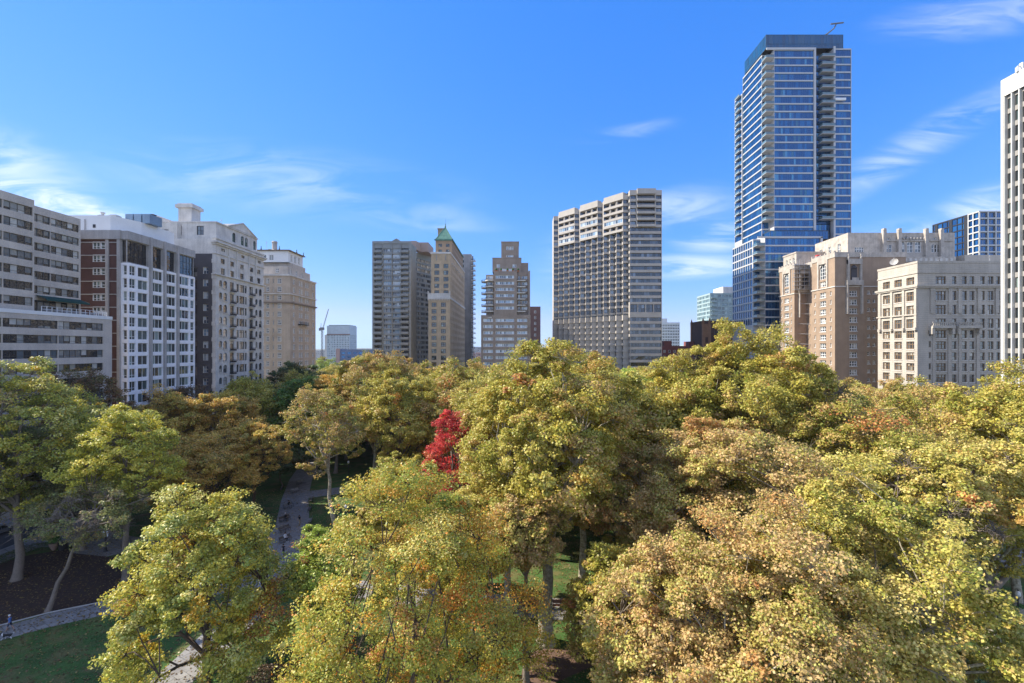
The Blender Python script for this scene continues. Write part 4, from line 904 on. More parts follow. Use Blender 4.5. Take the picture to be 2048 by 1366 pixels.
# --- pale limestone office block (right)
b = Bld('limestone_block', 'weathered limestone apartment block with a bright left face, brown window frames and a plain parapet', 'building', (137, 150), [limestone, roofm, mat('weathered_limestone', (.50, .46, .40), .85, .16, .22, 4, streak=1.2)], G_tan, mat('brown_frame', (.20, .13, .07), .6), limetrim, sub=True)
T3 = dict(nx=3, nz=2, fw=.20, zs=(0, .62, 1), sill=.15)
wl = []; wf = []
X5, Y5 = 122.3, 140.0
for i in range(16):
    z1 = [53.2, 48.7, 44.4, 40.2][i] if i < 4 else 36.6 - (i - 4) * 3.4
    if z1 < 3: break
    hh = 2.9 if i in (1, 2, 3) else 2.4
    wl += [(c - 1.45, c + 1.45, z1 - hh, z1, dict(T3, fw=.24)) for c in (3.6, 8.3, 12.9)]
    wf += [(5.6, 8.8, z1 - hh, z1, T3), (10.6, 12.0, z1 - hh, z1, dict(nx=1, nz=2, fw=.12, sill=.12)), (13.7, 15.2, z1 - hh, z1, dict(nx=1, nz=2, fw=.12, sill=.12)), (16.0, 17.5, z1 - hh, z1, dict(nx=1, nz=2, fw=.12, sill=.12)),
           (19.3, 20.7, z1 - hh, z1, dict(nx=1, nz=2, fw=.12, sill=.12)), (21.6, 23.4, z1 - hh, z1, dict(nx=2, nz=2, fw=.12, sill=.12)), (24.2, 25.4, z1 - hh, z1, dict(nx=1, nz=2, fw=.12, sill=.12)), (26.6, 27.8, z1 - hh, z1, dict(nx=1, nz=2, fw=.12))]
    if i > 3: wf += [(3.4, 4.2, z1 - 1.8, z1, dict(nx=1, nz=1, fw=.1))]
b.mass(X5, 156, Y5, 155.5, 0, 57.8, W_=wl, S=wf, m=0, parapet=.6, roofm=1, depth=.4)
b.trim.box(X5 - .75, 156, Y5 - .75, 155.9, 50.0, 50.6, 0); b.trim.box(X5 - .5, 156, Y5 - .5, 155.8, 49.6, 50.0, 0); b.trim.box(X5 - .2, 156, Y5 - .2, 155.6, 54.2, 54.5, 0); b.trim.box(X5 - .12, 156, Y5 - .12, 155.6, 57.3, 57.95, 0)
b.trim.box(X5 - .45, X5, Y5 - .1, 155.6, 41.3, 41.7, 0)
for c in (1.1, 5.95, 10.6, 15.0): b.trim.box(X5 - .35, X5, 155.5 - c - .42, 155.5 - c + .42, 37.5, 49.6, 0); b.trim.box(X5 - .7, X5, 155.5 - c - .5, 155.5 - c + .5, 36.6, 37.5, 0)
for u in (3.9, 9.4, 12.4, 18.3, 23.8): b.trim.box(X5 + u, X5 + u + 1.1, Y5 - .3, Y5, 41.8, 49.4, 0); b.trim.box(X5 + u - .1, X5 + u + 1.2, Y5 - .36, Y5, 48.9, 49.45, 0)
for (u0_, u1_) in ((3.6, 10.6), (11.6, 18.8)):
    b.trim.box(X5 + u0_, X5 + u1_, Y5 - 1.3, Y5, 37.2, 38.0, 0)
    for q in range(12): b.trim.box(X5 + u0_ + .2 + q * (u1_ - u0_ - .6) / 11, X5 + u0_ + .45 + q * (u1_ - u0_ - .6) / 11, Y5 - 1.25, Y5 - 1.1, 38.0, 38.9, 0)
    b.trim.box(X5 + u0_, X5 + u1_, Y5 - 1.28, Y5 - 1.07, 38.9, 39.1, 0)
    for uu in (u0_, u1_ - .8): b.trim.box(X5 + uu, X5 + uu + .8, Y5 - 1.1, Y5, 35.4, 37.2, 0)
for u in (4.6, 9.3, 12.6, 18.0): b.trim.box(X5 + u, X5 + u + .35, Y5 - .25, Y5, 4, 35.4, 0)
b.finish()

# --- white pier tower at the right edge
b = Bld('office_tower', 'tall white tower with narrow vertical piers cut off by the right edge', 'building', (125, 98), [mat('white_pier', (.66, .64, .59), .6, .05, .3, 5, streak=.3), roofm, mat('spandrel_grey', (.30, .285, .26), .7, .08)], G_off, darkmetal, cream2)
X6 = 117.5; Yn, Yf = 84.0, 111.0
nbay = 16; pit = (Yf - Yn - .8) / nbay
wn = []
for i in range(27):
    z1 = 91.4 - i * 3.62
    if z1 < 3: break
    wn += [(.7 + j * pit + .12, .7 + (j + 1) * pit - .42, z1 - 2.45, z1, dict(nx=1, nz=1, fw=.07)) for j in range(nbay)]
b.mass(X6 + .6, 134, Yn, Yf, 0, 92.2, W_=[(w[0] - .0, *w[1:]) for w in wn], m=2, roofm=1)
b.mass(X6, 134.2, Yn - .2, Yf + .2, 92.2, 96.4, m=0, roofm=1)
for j in range(nbay + 1):
    yy = Yf - .7 - j * pit + .15; b.trim.box(X6, X6 + .6, yy - .12, yy + .12, 0, 92.2, 0)
for j in range(nbay + 1):
    yy = Yf - .7 - j * pit + .15; b.trim.box(X6 - .1, X6 + .0, yy - .09, yy + .09, 92.2, 96.2, 0)
b.trim.box(X6, X6 + .61, Yf - .55, Yf + .2, 0, 92.2, 0)
b.finish()
mb = MB(); mb.box(118.2, 119, 107, 107.8, 96.4, 98.4, 0); mb.tube([(117.4, 107.4, 97.6), (118.2, 107.4, 97.6)], .15, 5); mb.lathe((117.3, 107.4, 96.3), [(.3, 0), (.3, 1.0)], 8); b.part('camera_mast', mb, [whitecap])

# --- dark blue glass office
b = Bld('glass_office', 'dark blue glass block with pale grid corner behind the brick hotel', 'building', (240, 245), [mat('pale_grid', (.55, .55, .52), .6), roofm, darkmetal], G_blue, darkmetal, concrete)
GO = dict(nx=2, nz=1, fw=.1, mats=[G_blue, lightframe, concrete, darkmetal])
wn = [(u, u + 3.4, z - 2.7, z, GO) for z in [99.6 - 3.4 * i for i in range(20)] if z > 30 for u in [.5 + 4.0 * q for q in range(3)]]
b.mass(232, 245, 230, 256, 0, 100.5, S=wn, W_=[(u, u + (2.6 if q % 3 else 1.0), z - 2.9, z, dict(GO, mats=[G_blue, darkmetal, concrete, darkmetal], nx=1)) for z in [99.8 - 3.4 * i for i in range(20)] if z > 30 for q, u in enumerate([.4 + 2.8 * q for q in range(9)])], m=2, roofm=1)
for z in [100.2 - 3.4 * i for i in range(21)]:
    b.trim.box(231.8, 245.1, 229.7, 229.98, z - .35, z + .35, 0); b.trim.box(231.75, 231.98, 229.8, 235.4, z - .3, z + .3, 0)
for x in (231.8, 236.0, 240.0, 244.4): b.trim.box(x, x + .6, 229.6, 229.98, 0, 100.6, 0)
for y in (232.8, 235.3): b.trim.box(231.7, 231.98, y - .25, y + .25, 0, 100.6, 0)
b.finish()
b = Bld('low_building', 'low cream rooftop block between the limestone building and the dark blue glass block', 'building', (190, 186), [cream2, roofm], G_res, darkmetal, cream2)
b.mass(174, 200, 178, 190, 0, 67.6, S=[(2 + 3 * q, 3.5 + 3 * q, 62.5, 64.5, dict(nx=2, nz=1)) for q in range(7)], m=0, roofm=1); b.finish()

# --- distant buildings
def simple(name, label, x0, x1, y0, y1, z, wallm, gm, fm, cols, pitch, ww, wh, top=3, zmin=18, W=None, nx=1, mu=0, cap=96):
    b = Bld(name, label, 'building', ((x0 + x1) / 2, (y0 + y1) / 2), [wallm, roofm], gm, fm, wallm)
    L_ = x1 - x0
    S = [(a, c, zz - wh, zz, dict(nx=nx, nz=1, fw=.12)) for (a, c) in cols_even(.5, L_ - .5, cols, ww) for zz in [z - top - i * pitch for i in range(40)] if zz > zmin]
    Wn = [(a, c, zz - wh, zz, dict(nx=nx, nz=1, fw=.12)) for (a, c) in cols_even(.5, y1 - y0 - .5, W, ww) for zz in [z - top - i * pitch for i in range(40)] if zz > zmin] if W else None
    b.mass(x0, x1, y0, y1, 0, z, S=S, W_=Wn if x0 > 0 else None, E=Wn if x0 < 0 else None, m=0, roofm=1)
    return b
tealp = mat('teal_panel', (.34, .44, .44), .5, .08)
b = simple('glass_tower', 'pale teal glass tower partly hidden left of the tallest tower', 142, 172, 340, 365, 72.5, tealp, G_teal, tealp, 11, 3.1, 2.1, 2.1, 1.2, W=9); b.finish()
mb = MB(); mb.box(153, 172, 343, 360, 72.5, 77.6, 0)
for q in range(18): mb.box(153.3 + q, 153.5 + q, 342.8, 343, 72.5, 77.4, 1)
b.part('penthouse', mb, [whitecap, concrete])
for i in range(14):
    mb = MB(); mb.box(142.5, 146.5, 338.2, 340, 68.5 - i * 3.1, 68.8 - i * 3.1, 0); mb.box(142.5, 146.5, 338.2, 338.3, 68.8 - i * 3.1, 69.8 - i * 3.1, 0); b.part('balcony', mb, [tealp])
dbr = mat('dark_church_brick', (.085, .045, .036), .9, .2, .6, 6, brick=.4); sst = mat('brown_sandstone', (.27, .15, .09), .9, .2, .6, 6)
b = Bld('church_tower', 'dark brown square church tower with corner pinnacles beside the teal glass tower', 'church', (105, 246), [dbr, sst], G_dark, darkmetal, sst)
b.mass(96.5, 114, 240, 256, 0, 45.0, S=[(6.0 + q * .75, 6.45 + q * .75, 38.0, 40.6, dict(nx=1, nz=1, fw=.04, arch=True)) for q in range(8)], m=0)
for (x, y) in ((96.5, 240), (99.9, 240), (113.6, 240), (96.5, 256)):
    b.trim.box(x - .5, x + .6, y - .6, y + .4, 0, 43.5, 1); b.trim.lathe((x + .05, y - .1, 43.5), [(.75, 0), (.75, 1.6), (.9, 1.7), (.5, 2.4), (.05, 4.0)], 4, 1)
b.trim.box(97.0, 99.6, 239.7, 239.98, 30, 44, 1); b.trim.box(96.2, 114.2, 239.7, 256.2, 45.0, 45.6, 0); b.trim.box(97.6, 99.0, 239.5, 239.7, 34, 37, 0)
b.finish()
b = simple('apartment_tower', 'distant slim white tower with a dense window grid right of the broad hotel tower', 122, 140.5, 400, 420, 54, whitecap, G_dark, whitecap, 12, 2.55, 1.05, 1.5, 2); b.mass(122.5, 130, 402, 415, 54, 57.5, m=0, roofm=1); b.finish()
rb = mat('wine_red_brick', (.21, .07, .06), .9, .12, .4, 6, brick=.4)
b = simple('apartment_block', 'dark red brick block low between the hotel tower and the church tower', 77.5, 112, 250, 264, 32.4, rb, G_tan, whiteframe, 12, 2.9, 1.2, 1.5, 2.2, 10, W=4)
b.mass(79.5, 84, 252, 260, 32.4, 35.2, m=0, roofm=1); b.mass(93.5, 98.5, 252, 260, 32.4, 34.9, m=0, roofm=1); b.finish()
b = simple('glass_block', 'distant low blue glass block above the dark red brick block', 190, 225, 520, 540, 35, tealp, G_blue, tealp, 10, 3.2, 2.6, 1.9, 1.5, 15); b.finish()
b = simple('glass_tower', 'distant pale blue tower under construction next to the crane', -297, -262, 700, 730, 66, mat('pale_blue_panel', (.42, .48, .52), .5, .1), G_teal, lightframe, 14, 3.4, 1.4, 2.5, 14, 20, W=8); 
b.trim.box(-297.4, -261.6, 699.5, 699.95, 51.6, 53.4, 0); b.finish(trimmats=[mat('rust_band', (.22, .15, .13), .8)])
mb = MB(); mb.box(-294.5, -262.5, 701, 728, 66, 67.2, 0); mb.box(-300.5, -297, 700, 720, 0, 52, 1); b.part('roof_screen', mb, [G_teal, lightframe])
k = thing('tower_crane', 'distant tower crane with a steep raised jib left of the pale blue tower', 'crane', (-300, 690, 0))
cg = mat('crane_steel', (.16, .16, .17), .6)
mb = MB(); 
for (sx, sy) in ((-1, -1), (1, -1), (1, 1), (-1, 1)): mb.tube([(-300 + sx, 690 + sy, 0), (-300 + sx, 690 + sy, 62)], .3, 4)
for q in range(22): s = 1 if q % 2 else -1; mb.tube([(-300 - s, 689, q * 2.8), (-300 + s, 689, q * 2.8 + 2.8)], .2, 4)
mb.build('mast', [cg], k)
mb = MB(); mb.box(-302.5, -297.5, 688, 692, 59, 63, 0); mb.box(-304.5, -302.5, 688.5, 691.5, 58, 62, 0); mb.tube([(-302, 690, 63), (-301.5, 690, 69)], .4, 4); mb.build('cab', [cg], k)
mb = MB()
for (o_, w) in ((-.7, .28), (.7, .28)): mb.tube([(-298.5 + o_, 690, 63), (-290.3 + o_ * .4, 690, 91)], w, 4)
for q in range(14): t = q / 14; t2_ = (q + 1) / 14; s = 1 if q % 2 else -1; mb.tube([(-298.5 + 8.2 * t - .7 * s * (1 - .6 * t), 690, 63 + 28 * t), (-298.5 + 8.2 * t2_ + .7 * s * (1 - .6 * t2_), 690, 63 + 28 * t2_)], .18, 4)
mb.build('jib', [cg], k)
bb_ = mat('slate_blue_panel', (.13, .17, .27), .6, .1); bb2 = mat('pale_brick_end', (.40, .27, .24), .9)
b = simple('warehouse', 'distant low slate blue building with a pale end wall right of the crane', -190, -152, 480, 500, 30.2, bb_, G_blue, bb_, 6, 4, 4, 2, 3, 12); b.mass(-194, -190.01, 480, 500, 0, 30.6, m=0); b.trim.box(-194.1, -189.9, 479.6, 479.98, 0, 30.8, 0); b.finish(trimmats=[bb2])
far = [('row_house_block', 'distant pale pink brick block seen between the tan tower and the stepped tower', -62, -36, 520, 535, 26.5, mat('pale_pink_brick', (.42, .28, .26), .9), 12, 2.8),
       ('apartment_block', 'distant grey blue block above the pale pink brick block', -78, -48, 700, 720, 33.5, mat('far_grey_blue', (.36, .38, .41), .8), 14, 3),
       ('apartment_block', 'distant pale flat block left of the crane behind the treetops', -420, -385, 900, 925, 27.5, mat('far_pale_grey', (.45, .44, .42), .8), 9, 3.2),
       ('row_house_block', 'distant cream block seen between the stepped tower and the hotel tower', 22, 44, 560, 580, 29, cream2, 9, 2.9),
       ('apartment_block', 'distant brown block right of the slate blue building', -160, -135, 640, 660, 31.2, gbr, 9, 3)]
for (nm, lb, x0, x1, y0, y1, z, m_, c_, p_) in far: simple(nm, lb, x0, x1, y0, y1, z, m_, G_res, lightframe, c_, p_, 1.3, 1.5, 2, 12).finish()

for (nm, x0, x1, y0, y1, z, n, sd_) in (('apartment_block', -114, -99.5, 80, 101, 59.6, 7, 1), ('apartment_block.001', -112, -98, 110, 127, 63.2, 5, 2), ('apartment_house', -107, -95, 142, 162, 70.4, 4, 3), ('hotel', -108, -97, 188, 199, 71.6, 3, 4), ('apartment_tower', -76, -60, 246, 256, 88.0, 6, 5),
        ('hotel_tower', 53, 65, 220, 255, 105.4, 4, 6), ('hotel_tower', 24, 50, 255, 261, 104.2, 5, 7), ('brick_hotel', 134, 168, 182, 198, 76.8, 6, 8), ('limestone_block', 126, 154, 143, 153, 57.2, 8, 9), ('office_tower', 119, 132, 88, 109, 96.4, 4, 10), ('glass_office', 233, 244, 232, 250, 100.5, 4, 11)):
    class _B: pass
    q_ = _B(); q_.t = bpy.data.objects[nm]; q_.part = lambda n_, m_, ms_, t=q_.t: m_.build(n_, ms_, t); roof_units(q_, x0, x1, y0, y1, z, n, sd_)
# ------------------------------------------------------------ trees
def leaf_material():
    m = bpy.data.materials.new('leaves'); m.use_nodes = True; nt = m.node_tree
    for n in list(nt.nodes): nt.nodes.remove(n)
    N = nt.nodes.new; L = nt.links.new
    at = N('ShaderNodeAttribute'); at.attribute_name = 'leafcol'
    p = N('ShaderNodeBsdfPrincipled'); p.inputs['Roughness'].default_value = .45; p.inputs['Specular IOR Level'].default_value = .32; L(at.outputs['Color'], p.inputs['Base Color'])
    tr = N('ShaderNodeBsdfTranslucent'); L(at.outputs['Color'], tr.inputs['Color'])
    mx = N('ShaderNodeMixShader'); mx.inputs[0].default_value = .33; L(p.outputs[0], mx.inputs[1]); L(tr.outputs[0], mx.inputs[2])
    o = N('ShaderNodeOutputMaterial'); L(mx.outputs[0], o.inputs[0]); return m
LEAF = leaf_material()
bark_pale = mat('bark_plane_tree', (.44, .39, .29), .9, .3, 1.6, 6, bump=.8, tint=(.20, .17, .11))
bark_brown = mat('bark_brown', (.11, .08, .06), .95, .25, 1.4, 7, bump=.6)
bark_grey = mat('bark_grey', (.22, .18, .145), .95, .2, 1.4, 7, bump=.5)

PAL = {                                          # single leaf colours with weights
 'olive':  [((.44, .40, .10), 5), ((.31, .32, .075), 3), ((.54, .50, .17), 3), ((.50, .36, .16), 1), ((.60, .50, .12), 1)],
 'gold':   [((.56, .50, .17), 5), ((.43, .41, .12), 3), ((.60, .46, .20), 1.6), ((.30, .32, .08), 2.4), ((.66, .57, .27), 2)],
 'pink':   [((.58, .43, .25), 5), ((.50, .37, .20), 3), ((.50, .46, .17), 4), ((.58, .34, .16), 1.4), ((.38, .37, .12), 2.5)],
 'mixed':  [((.48, .36, .17), 3), ((.42, .39, .11), 5), ((.56, .41, .22), 2), ((.24, .27, .07), 3), ((.50, .22, .10), .7)],
 'orange': [((.55, .47, .10), 4), ((.60, .34, .07), 2.4), ((.29, .34, .08), 4.5), ((.43, .43, .10), 4), ((.64, .26, .06), 1.1), ((.60, .54, .22), 2)],
 'yellow': [((.58, .53, .12), 4), ((.42, .44, .12), 4), ((.27, .33, .11), 4), ((.60, .40, .06), .7), ((.58, .58, .28), 2)],
 'lemon':  [((.62, .58, .11), 5), ((.42, .44, .11), 4), ((.68, .62, .18), 2), ((.27, .31, .09), 2)],
 'lime':   [((.36, .46, .10), 5), ((.25, .36, .08), 3), ((.46, .54, .15), 2)],
 'green':  [((.13, .23, .06), 5), ((.20, .28, .07), 3), ((.09, .16, .05), 3), ((.34, .36, .11), 1)],
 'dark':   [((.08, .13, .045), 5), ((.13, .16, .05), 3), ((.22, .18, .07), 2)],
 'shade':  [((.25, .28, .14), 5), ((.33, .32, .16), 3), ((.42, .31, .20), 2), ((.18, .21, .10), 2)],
 'rust':   [((.50, .33, .11), 4), ((.40, .27, .10), 4), ((.58, .40, .13), 2), ((.28, .27, .09), 2.5), ((.52, .44, .12), 2)],
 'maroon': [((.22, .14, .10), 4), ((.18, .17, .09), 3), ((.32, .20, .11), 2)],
 'red':    [((.80, .09, .08), 5), ((.42, .03, .04), 3), ((.72, .16, .12), 2), ((.62, .24, .08), 1.3), ((.26, .03, .03), 1)],
 'bluegreen': [((.18, .28, .16), 5), ((.12, .21, .11), 3), ((.32, .40, .25), 1)],
}

def leaf_mesh(name, P, Nn, S, Cc, rng):
    n = len(P)
    t = rng.normal(size=(n, 3)); t -= Nn * np.sum(t * Nn, 1)[:, None]; t /= np.linalg.norm(t, axis=1)[:, None] + 1e-9
    b = np.cross(Nn, t); S = S[:, None]; w = .40 * S * rng.uniform(.8, 1.2, (n, 1)); fold = Nn * S * rng.uniform(.02, .22, (n, 1))
    V = np.empty((n, 4, 3), dtype=np.float32)
    V[:, 0] = P - t * S * .5; V[:, 1] = P + b * w + fold; V[:, 2] = P + t * S * .5; V[:, 3] = P - b * w + fold * .6
    me = bpy.data.meshes.new(name)
    me.vertices.add(4 * n); me.vertices.foreach_set('co', V.reshape(-1))
    me.loops.add(4 * n); me.loops.foreach_set('vertex_index', np.arange(4 * n, dtype=np.int32))
    me.polygons.add(n); me.polygons.foreach_set('loop_start', np.arange(0, 4 * n, 4, dtype=np.int32))
    me.update(calc_edges=True)
    at = me.attributes.new('leafcol', 'FLOAT_COLOR', 'FACE'); c4 = np.ones((n, 4), dtype=np.float32); c4[:, :3] = Cc; at.data.foreach_set('color', c4.reshape(-1))
    me.materials.append(LEAF); return me

def pick(rng, pal, size):
    w = np.array([x[1] for x in pal], float); w /= w.sum(); return rng.choice(len(pal), size=size, p=w)

def tree_meshes(seed, ht, R, zb, pal, n_leaf, leaf=.24, lean=(0, 0), bark=None, shape='round', n_cl=None, twigs=True, bare=0.0, trunk_r=None, open_=.0, fork=None, pal2=None):
    """returns trunk mesh and crown mesh in local coordinates; the crown is many sprays of single leaves on real limbs"""
    rng = np.random.RandomState(seed); PL = PAL[pal]
    Hc = ht - zb; cz = zb + Hc * .5; rz = Hc * .5
    rc0 = R * .34 if R > 4 else R * .42
    if n_cl is None: n_cl = int(28 + 3.4 * Hc * R / (rc0 * rc0) * .55)
    ph = rng.uniform(0, 6.28, 6)
    C = []; tries = 0; mind = rc0 * .71
    while len(C) < n_cl and tries < 6000:
        tries += 1
        d = rng.normal(size=3); d /= np.linalg.norm(d)
        if d[2] < -.35 and rng.rand() < .75: continue
        az_ = math.atan2(d[1], d[0])
        env = 1 + .14 * math.sin(2 * az_ + ph[0]) + .12 * math.sin(3 * az_ + ph[1] + 2 * d[2]) + .10 * math.sin(5 * az_ + ph[2] + 4 * d[2])
        q = rng.uniform(.38, 1) ** .45
        x, y, z = d[0] * R * env, d[1] * R * env, d[2]
        if shape == 'cone':
            zz = rng.uniform(-.95, 1) ; rad = (1 - (zz + 1) / 2) ** .75 * 1.05 + .08; p = np.array([math.cos(az_) * R * rad * q, math.sin(az_) * R * rad * q, cz + rz * .92 * zz])
        elif shape == 'dome':
            p = np.array([x * q, y * q, zb + Hc * (.12 + .78 * abs(z) * q)])
        elif shape == 'pear':
            zz = rng.uniform(-.9, 1); rad = (1.08 - .62 * ((zz + 1) / 2) ** 1.3) * math.sqrt(max(.02, 1 - max(zz, 0) ** 3)); p = np.array([math.cos(az_) * R * rad * q * env, math.sin(az_) * R * rad * q * env, cz + rz * .92 * zz])
        elif shape == 'tall':
            fl = 1 - .35 * max(z, 0); p = np.array([x * q * fl, y * q * fl, cz + rz * .88 * z * q * (1 + .1 * math.sin(4 * az_ + ph[3]))])
        else: p = np.array([x * q, y * q, cz + rz * .88 * z * q * (1 + .13 * math.sin(3 * az_ + ph[3]))])
        if C and np.min(np.linalg.norm(np.array(C) - p, axis=1)) < mind: continue
        C.append(p)
    C = np.array(C); nC = len(C)
    L0 = np.array([lean[0], lean[1], 0.])
    C = C + L0 * ((C[:, 2:3] / ht) ** 1.0)
    rcs = rc0 * rng.uniform(.62, 1.12, nC)
    out_ = rng.rand(nC) < .16; C[out_] += (C[out_] - np.array([0, 0, cz])) * np.array([.16, .16, .10]); rcs[out_] *= .62
    if bare: isbare = rng.rand(nC) < bare
    else: isbare = np.zeros(nC, bool)
    # limbs
    tb = MB(); TR = trunk_r or (.014 * ht + .07)
    zf = fork if fork is not None else max(zb * .9, ht * .18)
    wob = rng.normal(size=(7, 2)) * R * .03
    tp = []
    topz = zb + Hc * .62
    for i in range(8):
        z = topz * i / 7; tp.append(np.array([lean[0] * z / ht + (wob[i - 1][0] if i else 0), lean[1] * z / ht + (wob[i - 1][1] if i else 0), z]))
    rad = [TR * (1.45 if i == 0 else (1 - .72 * i / 7)) for i in range(8)]
    flare = MB(); tb.tube([tp[0] - np.array([0, 0, .25]), tp[0] + np.array([0, 0, .25]), tp[0] + (tp[1] - tp[0]) * .28] + tp[1:], [TR * 1.7, TR * 1.3, TR * 1.1] + [q_ * rng.uniform(.93, 1.08) for q_ in rad[1:]], 11)
    def trunk_at(z):
        z = min(max(z, 0), topz * .999); f = z / topz * 7; i = int(f); return tp[i] * (1 - f + i) + tp[min(i + 1, 7)] * (f - i), TR * (1 - .72 * z / topz)
    order = np.argsort(-np.linalg.norm((C - np.array([0, 0, cz])) / np.array([R, R, rz]), axis=1)); majors = []
    def limb(a, c, r0, r1, k=5, sag=.12):
        mid1 = a + (c - a) * .35 + np.array([0, 0, 1]) * np.linalg.norm(c - a) * sag + rng.normal(size=3) * .05 * np.linalg.norm(c - a)
        mid2 = a + (c - a) * .70 + np.array([0, 0, 1]) * np.linalg.norm(c - a) * sag * .8 + rng.normal(size=3) * .05 * np.linalg.norm(c - a)
        tb.tube([a, mid1, mid2, c], [r0, r0 * .68 + r1 * .32, r0 * .35 + r1 * .65, r1], k, cap=False); return mid1, mid2
    for n_, i in enumerate(order):
        c = C[i]
        if n_ < 9:
            hd = math.hypot(c[0] - lean[0] * c[2] / ht, c[1] - lean[1] * c[2] / ht); a, ra = trunk_at(max(zf, c[2] - hd * 1.0 - rz * .25)); m1, m2 = limb(a, c, ra * .55, .05, 6); majors += [(m1, ra * .3), (m2, ra * .2), (a, ra * .4)]
        else:
            dd = [np.linalg.norm(c - m[0]) + (1.5 if m[0][2] > c[2] else 0) for m in majors]; j = int(np.argmin(dd)); limb(majors[j][0], c, min(majors[j][1], .14), .035, 5)
    # sprays
    P = []; Nn = []; S = []; K = []
    nsub = 13; per = max(3, int(n_leaf * 1.3 / max(1, (nC * nsub))))
    csel = pick(rng, PL, nC)
    if pal in ('olive', 'gold', 'orange', 'lime', 'yellow'):
        n_own = len(PL); extra = PAL['pink'] + PAL['mixed'][4:] + PAL['rust'][:2]; PL = PL + [(c_, 0) for c_, w_ in extra]; f_ = rng.rand(nC) < .15; csel[f_] = rng.randint(n_own, len(PL), int(f_.sum()))
    for i in range(nC):
        c = C[i]; rc = rcs[i]; out = (c - np.array([C[:, 0].mean(), C[:, 1].mean(), cz])); out /= np.linalg.norm(out) + 1e-6
        ns = nsub if not isbare[i] else 22
        d = rng.normal(size=(ns, 3)); d /= np.linalg.norm(d, axis=1)[:, None]; d += out * .55 + np.array([0, 0, .25]); d /= np.linalg.norm(d, axis=1)[:, None]
        sp_ = c + d * rc * rng.uniform(.45, 1.08, (ns, 1)) * np.array([1, 1, .85])
        if twigs or isbare[i]:
            for s_ in sp_:
                if isbare[i]:
                    m_ = (c + s_) / 2 + rng.normal(size=3) * .2; tb.tube([c, m_, s_ + (s_ - c) * .25], [.05, .035, .012], 3, cap=False)
                    for _ in range(3): e = m_ + (s_ - m_) * rng.uniform(.2, 1.2) + rng.normal(size=3) * rc * .28; tb.tube([m_ + (s_ - m_) * rng.uniform(0, .6), e], [.022, .008], 3, cap=False)
                else: tb.tube([c, (c + s_) / 2 + rng.normal(size=3) * .12, s_], [.035, .022, .008], 3, cap=False)
        if isbare[i]:
            if rng.rand() < .5: continue
            sp_ = sp_[:4]
        if open_ and rng.rand() < open_: sp_ = sp_[:6]
        for s_ in sp_:
            m = int(per * rng.uniform(.6, 1.4)); rs = rc * rng.uniform(.31, .52)
            g = rng.normal(size=(m, 3)); g /= np.linalg.norm(g, axis=1)[:, None]; g *= rng.uniform(.15, 1, (m, 1)) ** .6
            P.append(s_ + g * rs * np.array([1, 1, .62])); nn = g * .55 + rng.normal(size=(m, 3)) * .55 + np.array([0, 0, .55]) + out * .25; Nn.append(nn / (np.linalg.norm(nn, axis=1)[:, None] + 1e-9))
            S.append(leaf * rng.uniform(.55, 1.35, m))
            main = csel[i] if rng.rand() < .62 else pick(rng, PL, 1)[0]
            k = np.full(m, main); r = rng.rand(m) > .62; k[r] = pick(rng, PL, int(r.sum())); K.append(k)
    P = np.concatenate(P); Nn = np.concatenate(Nn); S = np.concatenate(S); K = np.concatenate(K)
    keep = P[:, 2] > .6; P, Nn, S, K = P[keep], Nn[keep], S[keep], K[keep]
    cols = np.array([x[0] for x in PL])[K] * (np.array([1.0, 1.0, 1.0]) if pal in ('red', 'bluegreen', 'dark') else np.array([1.06, 1.01, .72]) * (1.3 if pal == 'rust' else 1)) * rng.uniform(.80, 1.22, (len(P), 1)) * (1 + rng.normal(size=(len(P), 3)) * .05)
    cols = np.clip(cols * 1.0, .005, .85)
    crown = leaf_mesh('crown', P.astype(np.float32), Nn.astype(np.float32), S.astype(np.float32), cols, rng)
    me = bpy.data.meshes.new('trunk'); me.from_pydata([tuple(v) for v in tb.v], [], tb.f); me.materials.append(bark or bark_pale)
    me.polygons.foreach_set('use_smooth', np.ones(len(tb.f), dtype=bool)); me.update()
    return me, crown

def put_tree(name, label, x, y, meshes, group=None, rz=0.0, sc=1.0, cat='tree', scz=None):
    t = thing(name, label, cat, (x, y, 0), group, rz); t.scale = (sc, sc, scz or sc)
    for nm, me in zip(('trunk', 'crown'), meshes):
        o = bpy.data.objects.new(nm, me); COL.objects.link(o); o.parent = t
    return t
HERO = []
def hero(name, label, px, d, topy, R, zb, pal, n, group=None, dx=0, **kw):
    x = PX(px, d); ht = PZ(topy, d); seed = int(px * 7 + d * 13) % 100000
    HERO.append((x, d, R)); lean = kw.get('lean', (0, 0))
    return put_tree(name, label, x - lean[0] * .8, d - lean[1] * .8, tree_meshes(seed, ht, R, zb, pal, n, **kw), group)
# near row
hero('yellow_leaf_tree', 'broad yellow green tree standing in front of the main path, low at left of centre', 412, 41, 948, 6.2, 3.0, 'yellow', 80000, leaf=.19, bark=bark_brown, shape='dome')
hero('orange_green_tree', 'near tree with small green and orange leaves, cut off by the bottom edge', 824, 31.5, 945, 7.3, 2.0, 'orange', 135000, leaf=.142, bark=bark_brown, shape='pear')
hero('plane_tree', 'giant olive gold plane tree in the centre with a long pale bare trunk', 1092, 48.0, 678, 7.3, 10.0, 'olive', 110000, leaf=.23, shape='round', trunk_r=.75)
hero('plane_tree', 'olive gold plane crown just right of the giant central plane, before the hotel tower', 1165, 58, 700, 7.4, 10, 'olive', 70000, leaf=.25, shape='round')
hero('plane_tree', 'golden plane crown forming the left shoulder of the giant central plane beside the red tree', 1015, 57, 800, 5.2, 9, 'gold', 50000, leaf=.24)
hero('plane_tree', 'tallest olive plane rising right of centre in front of the blue glass tower', 1515, 62, 655, 8.0, 11, 'olive', 90000, leaf=.26, open_=.2)
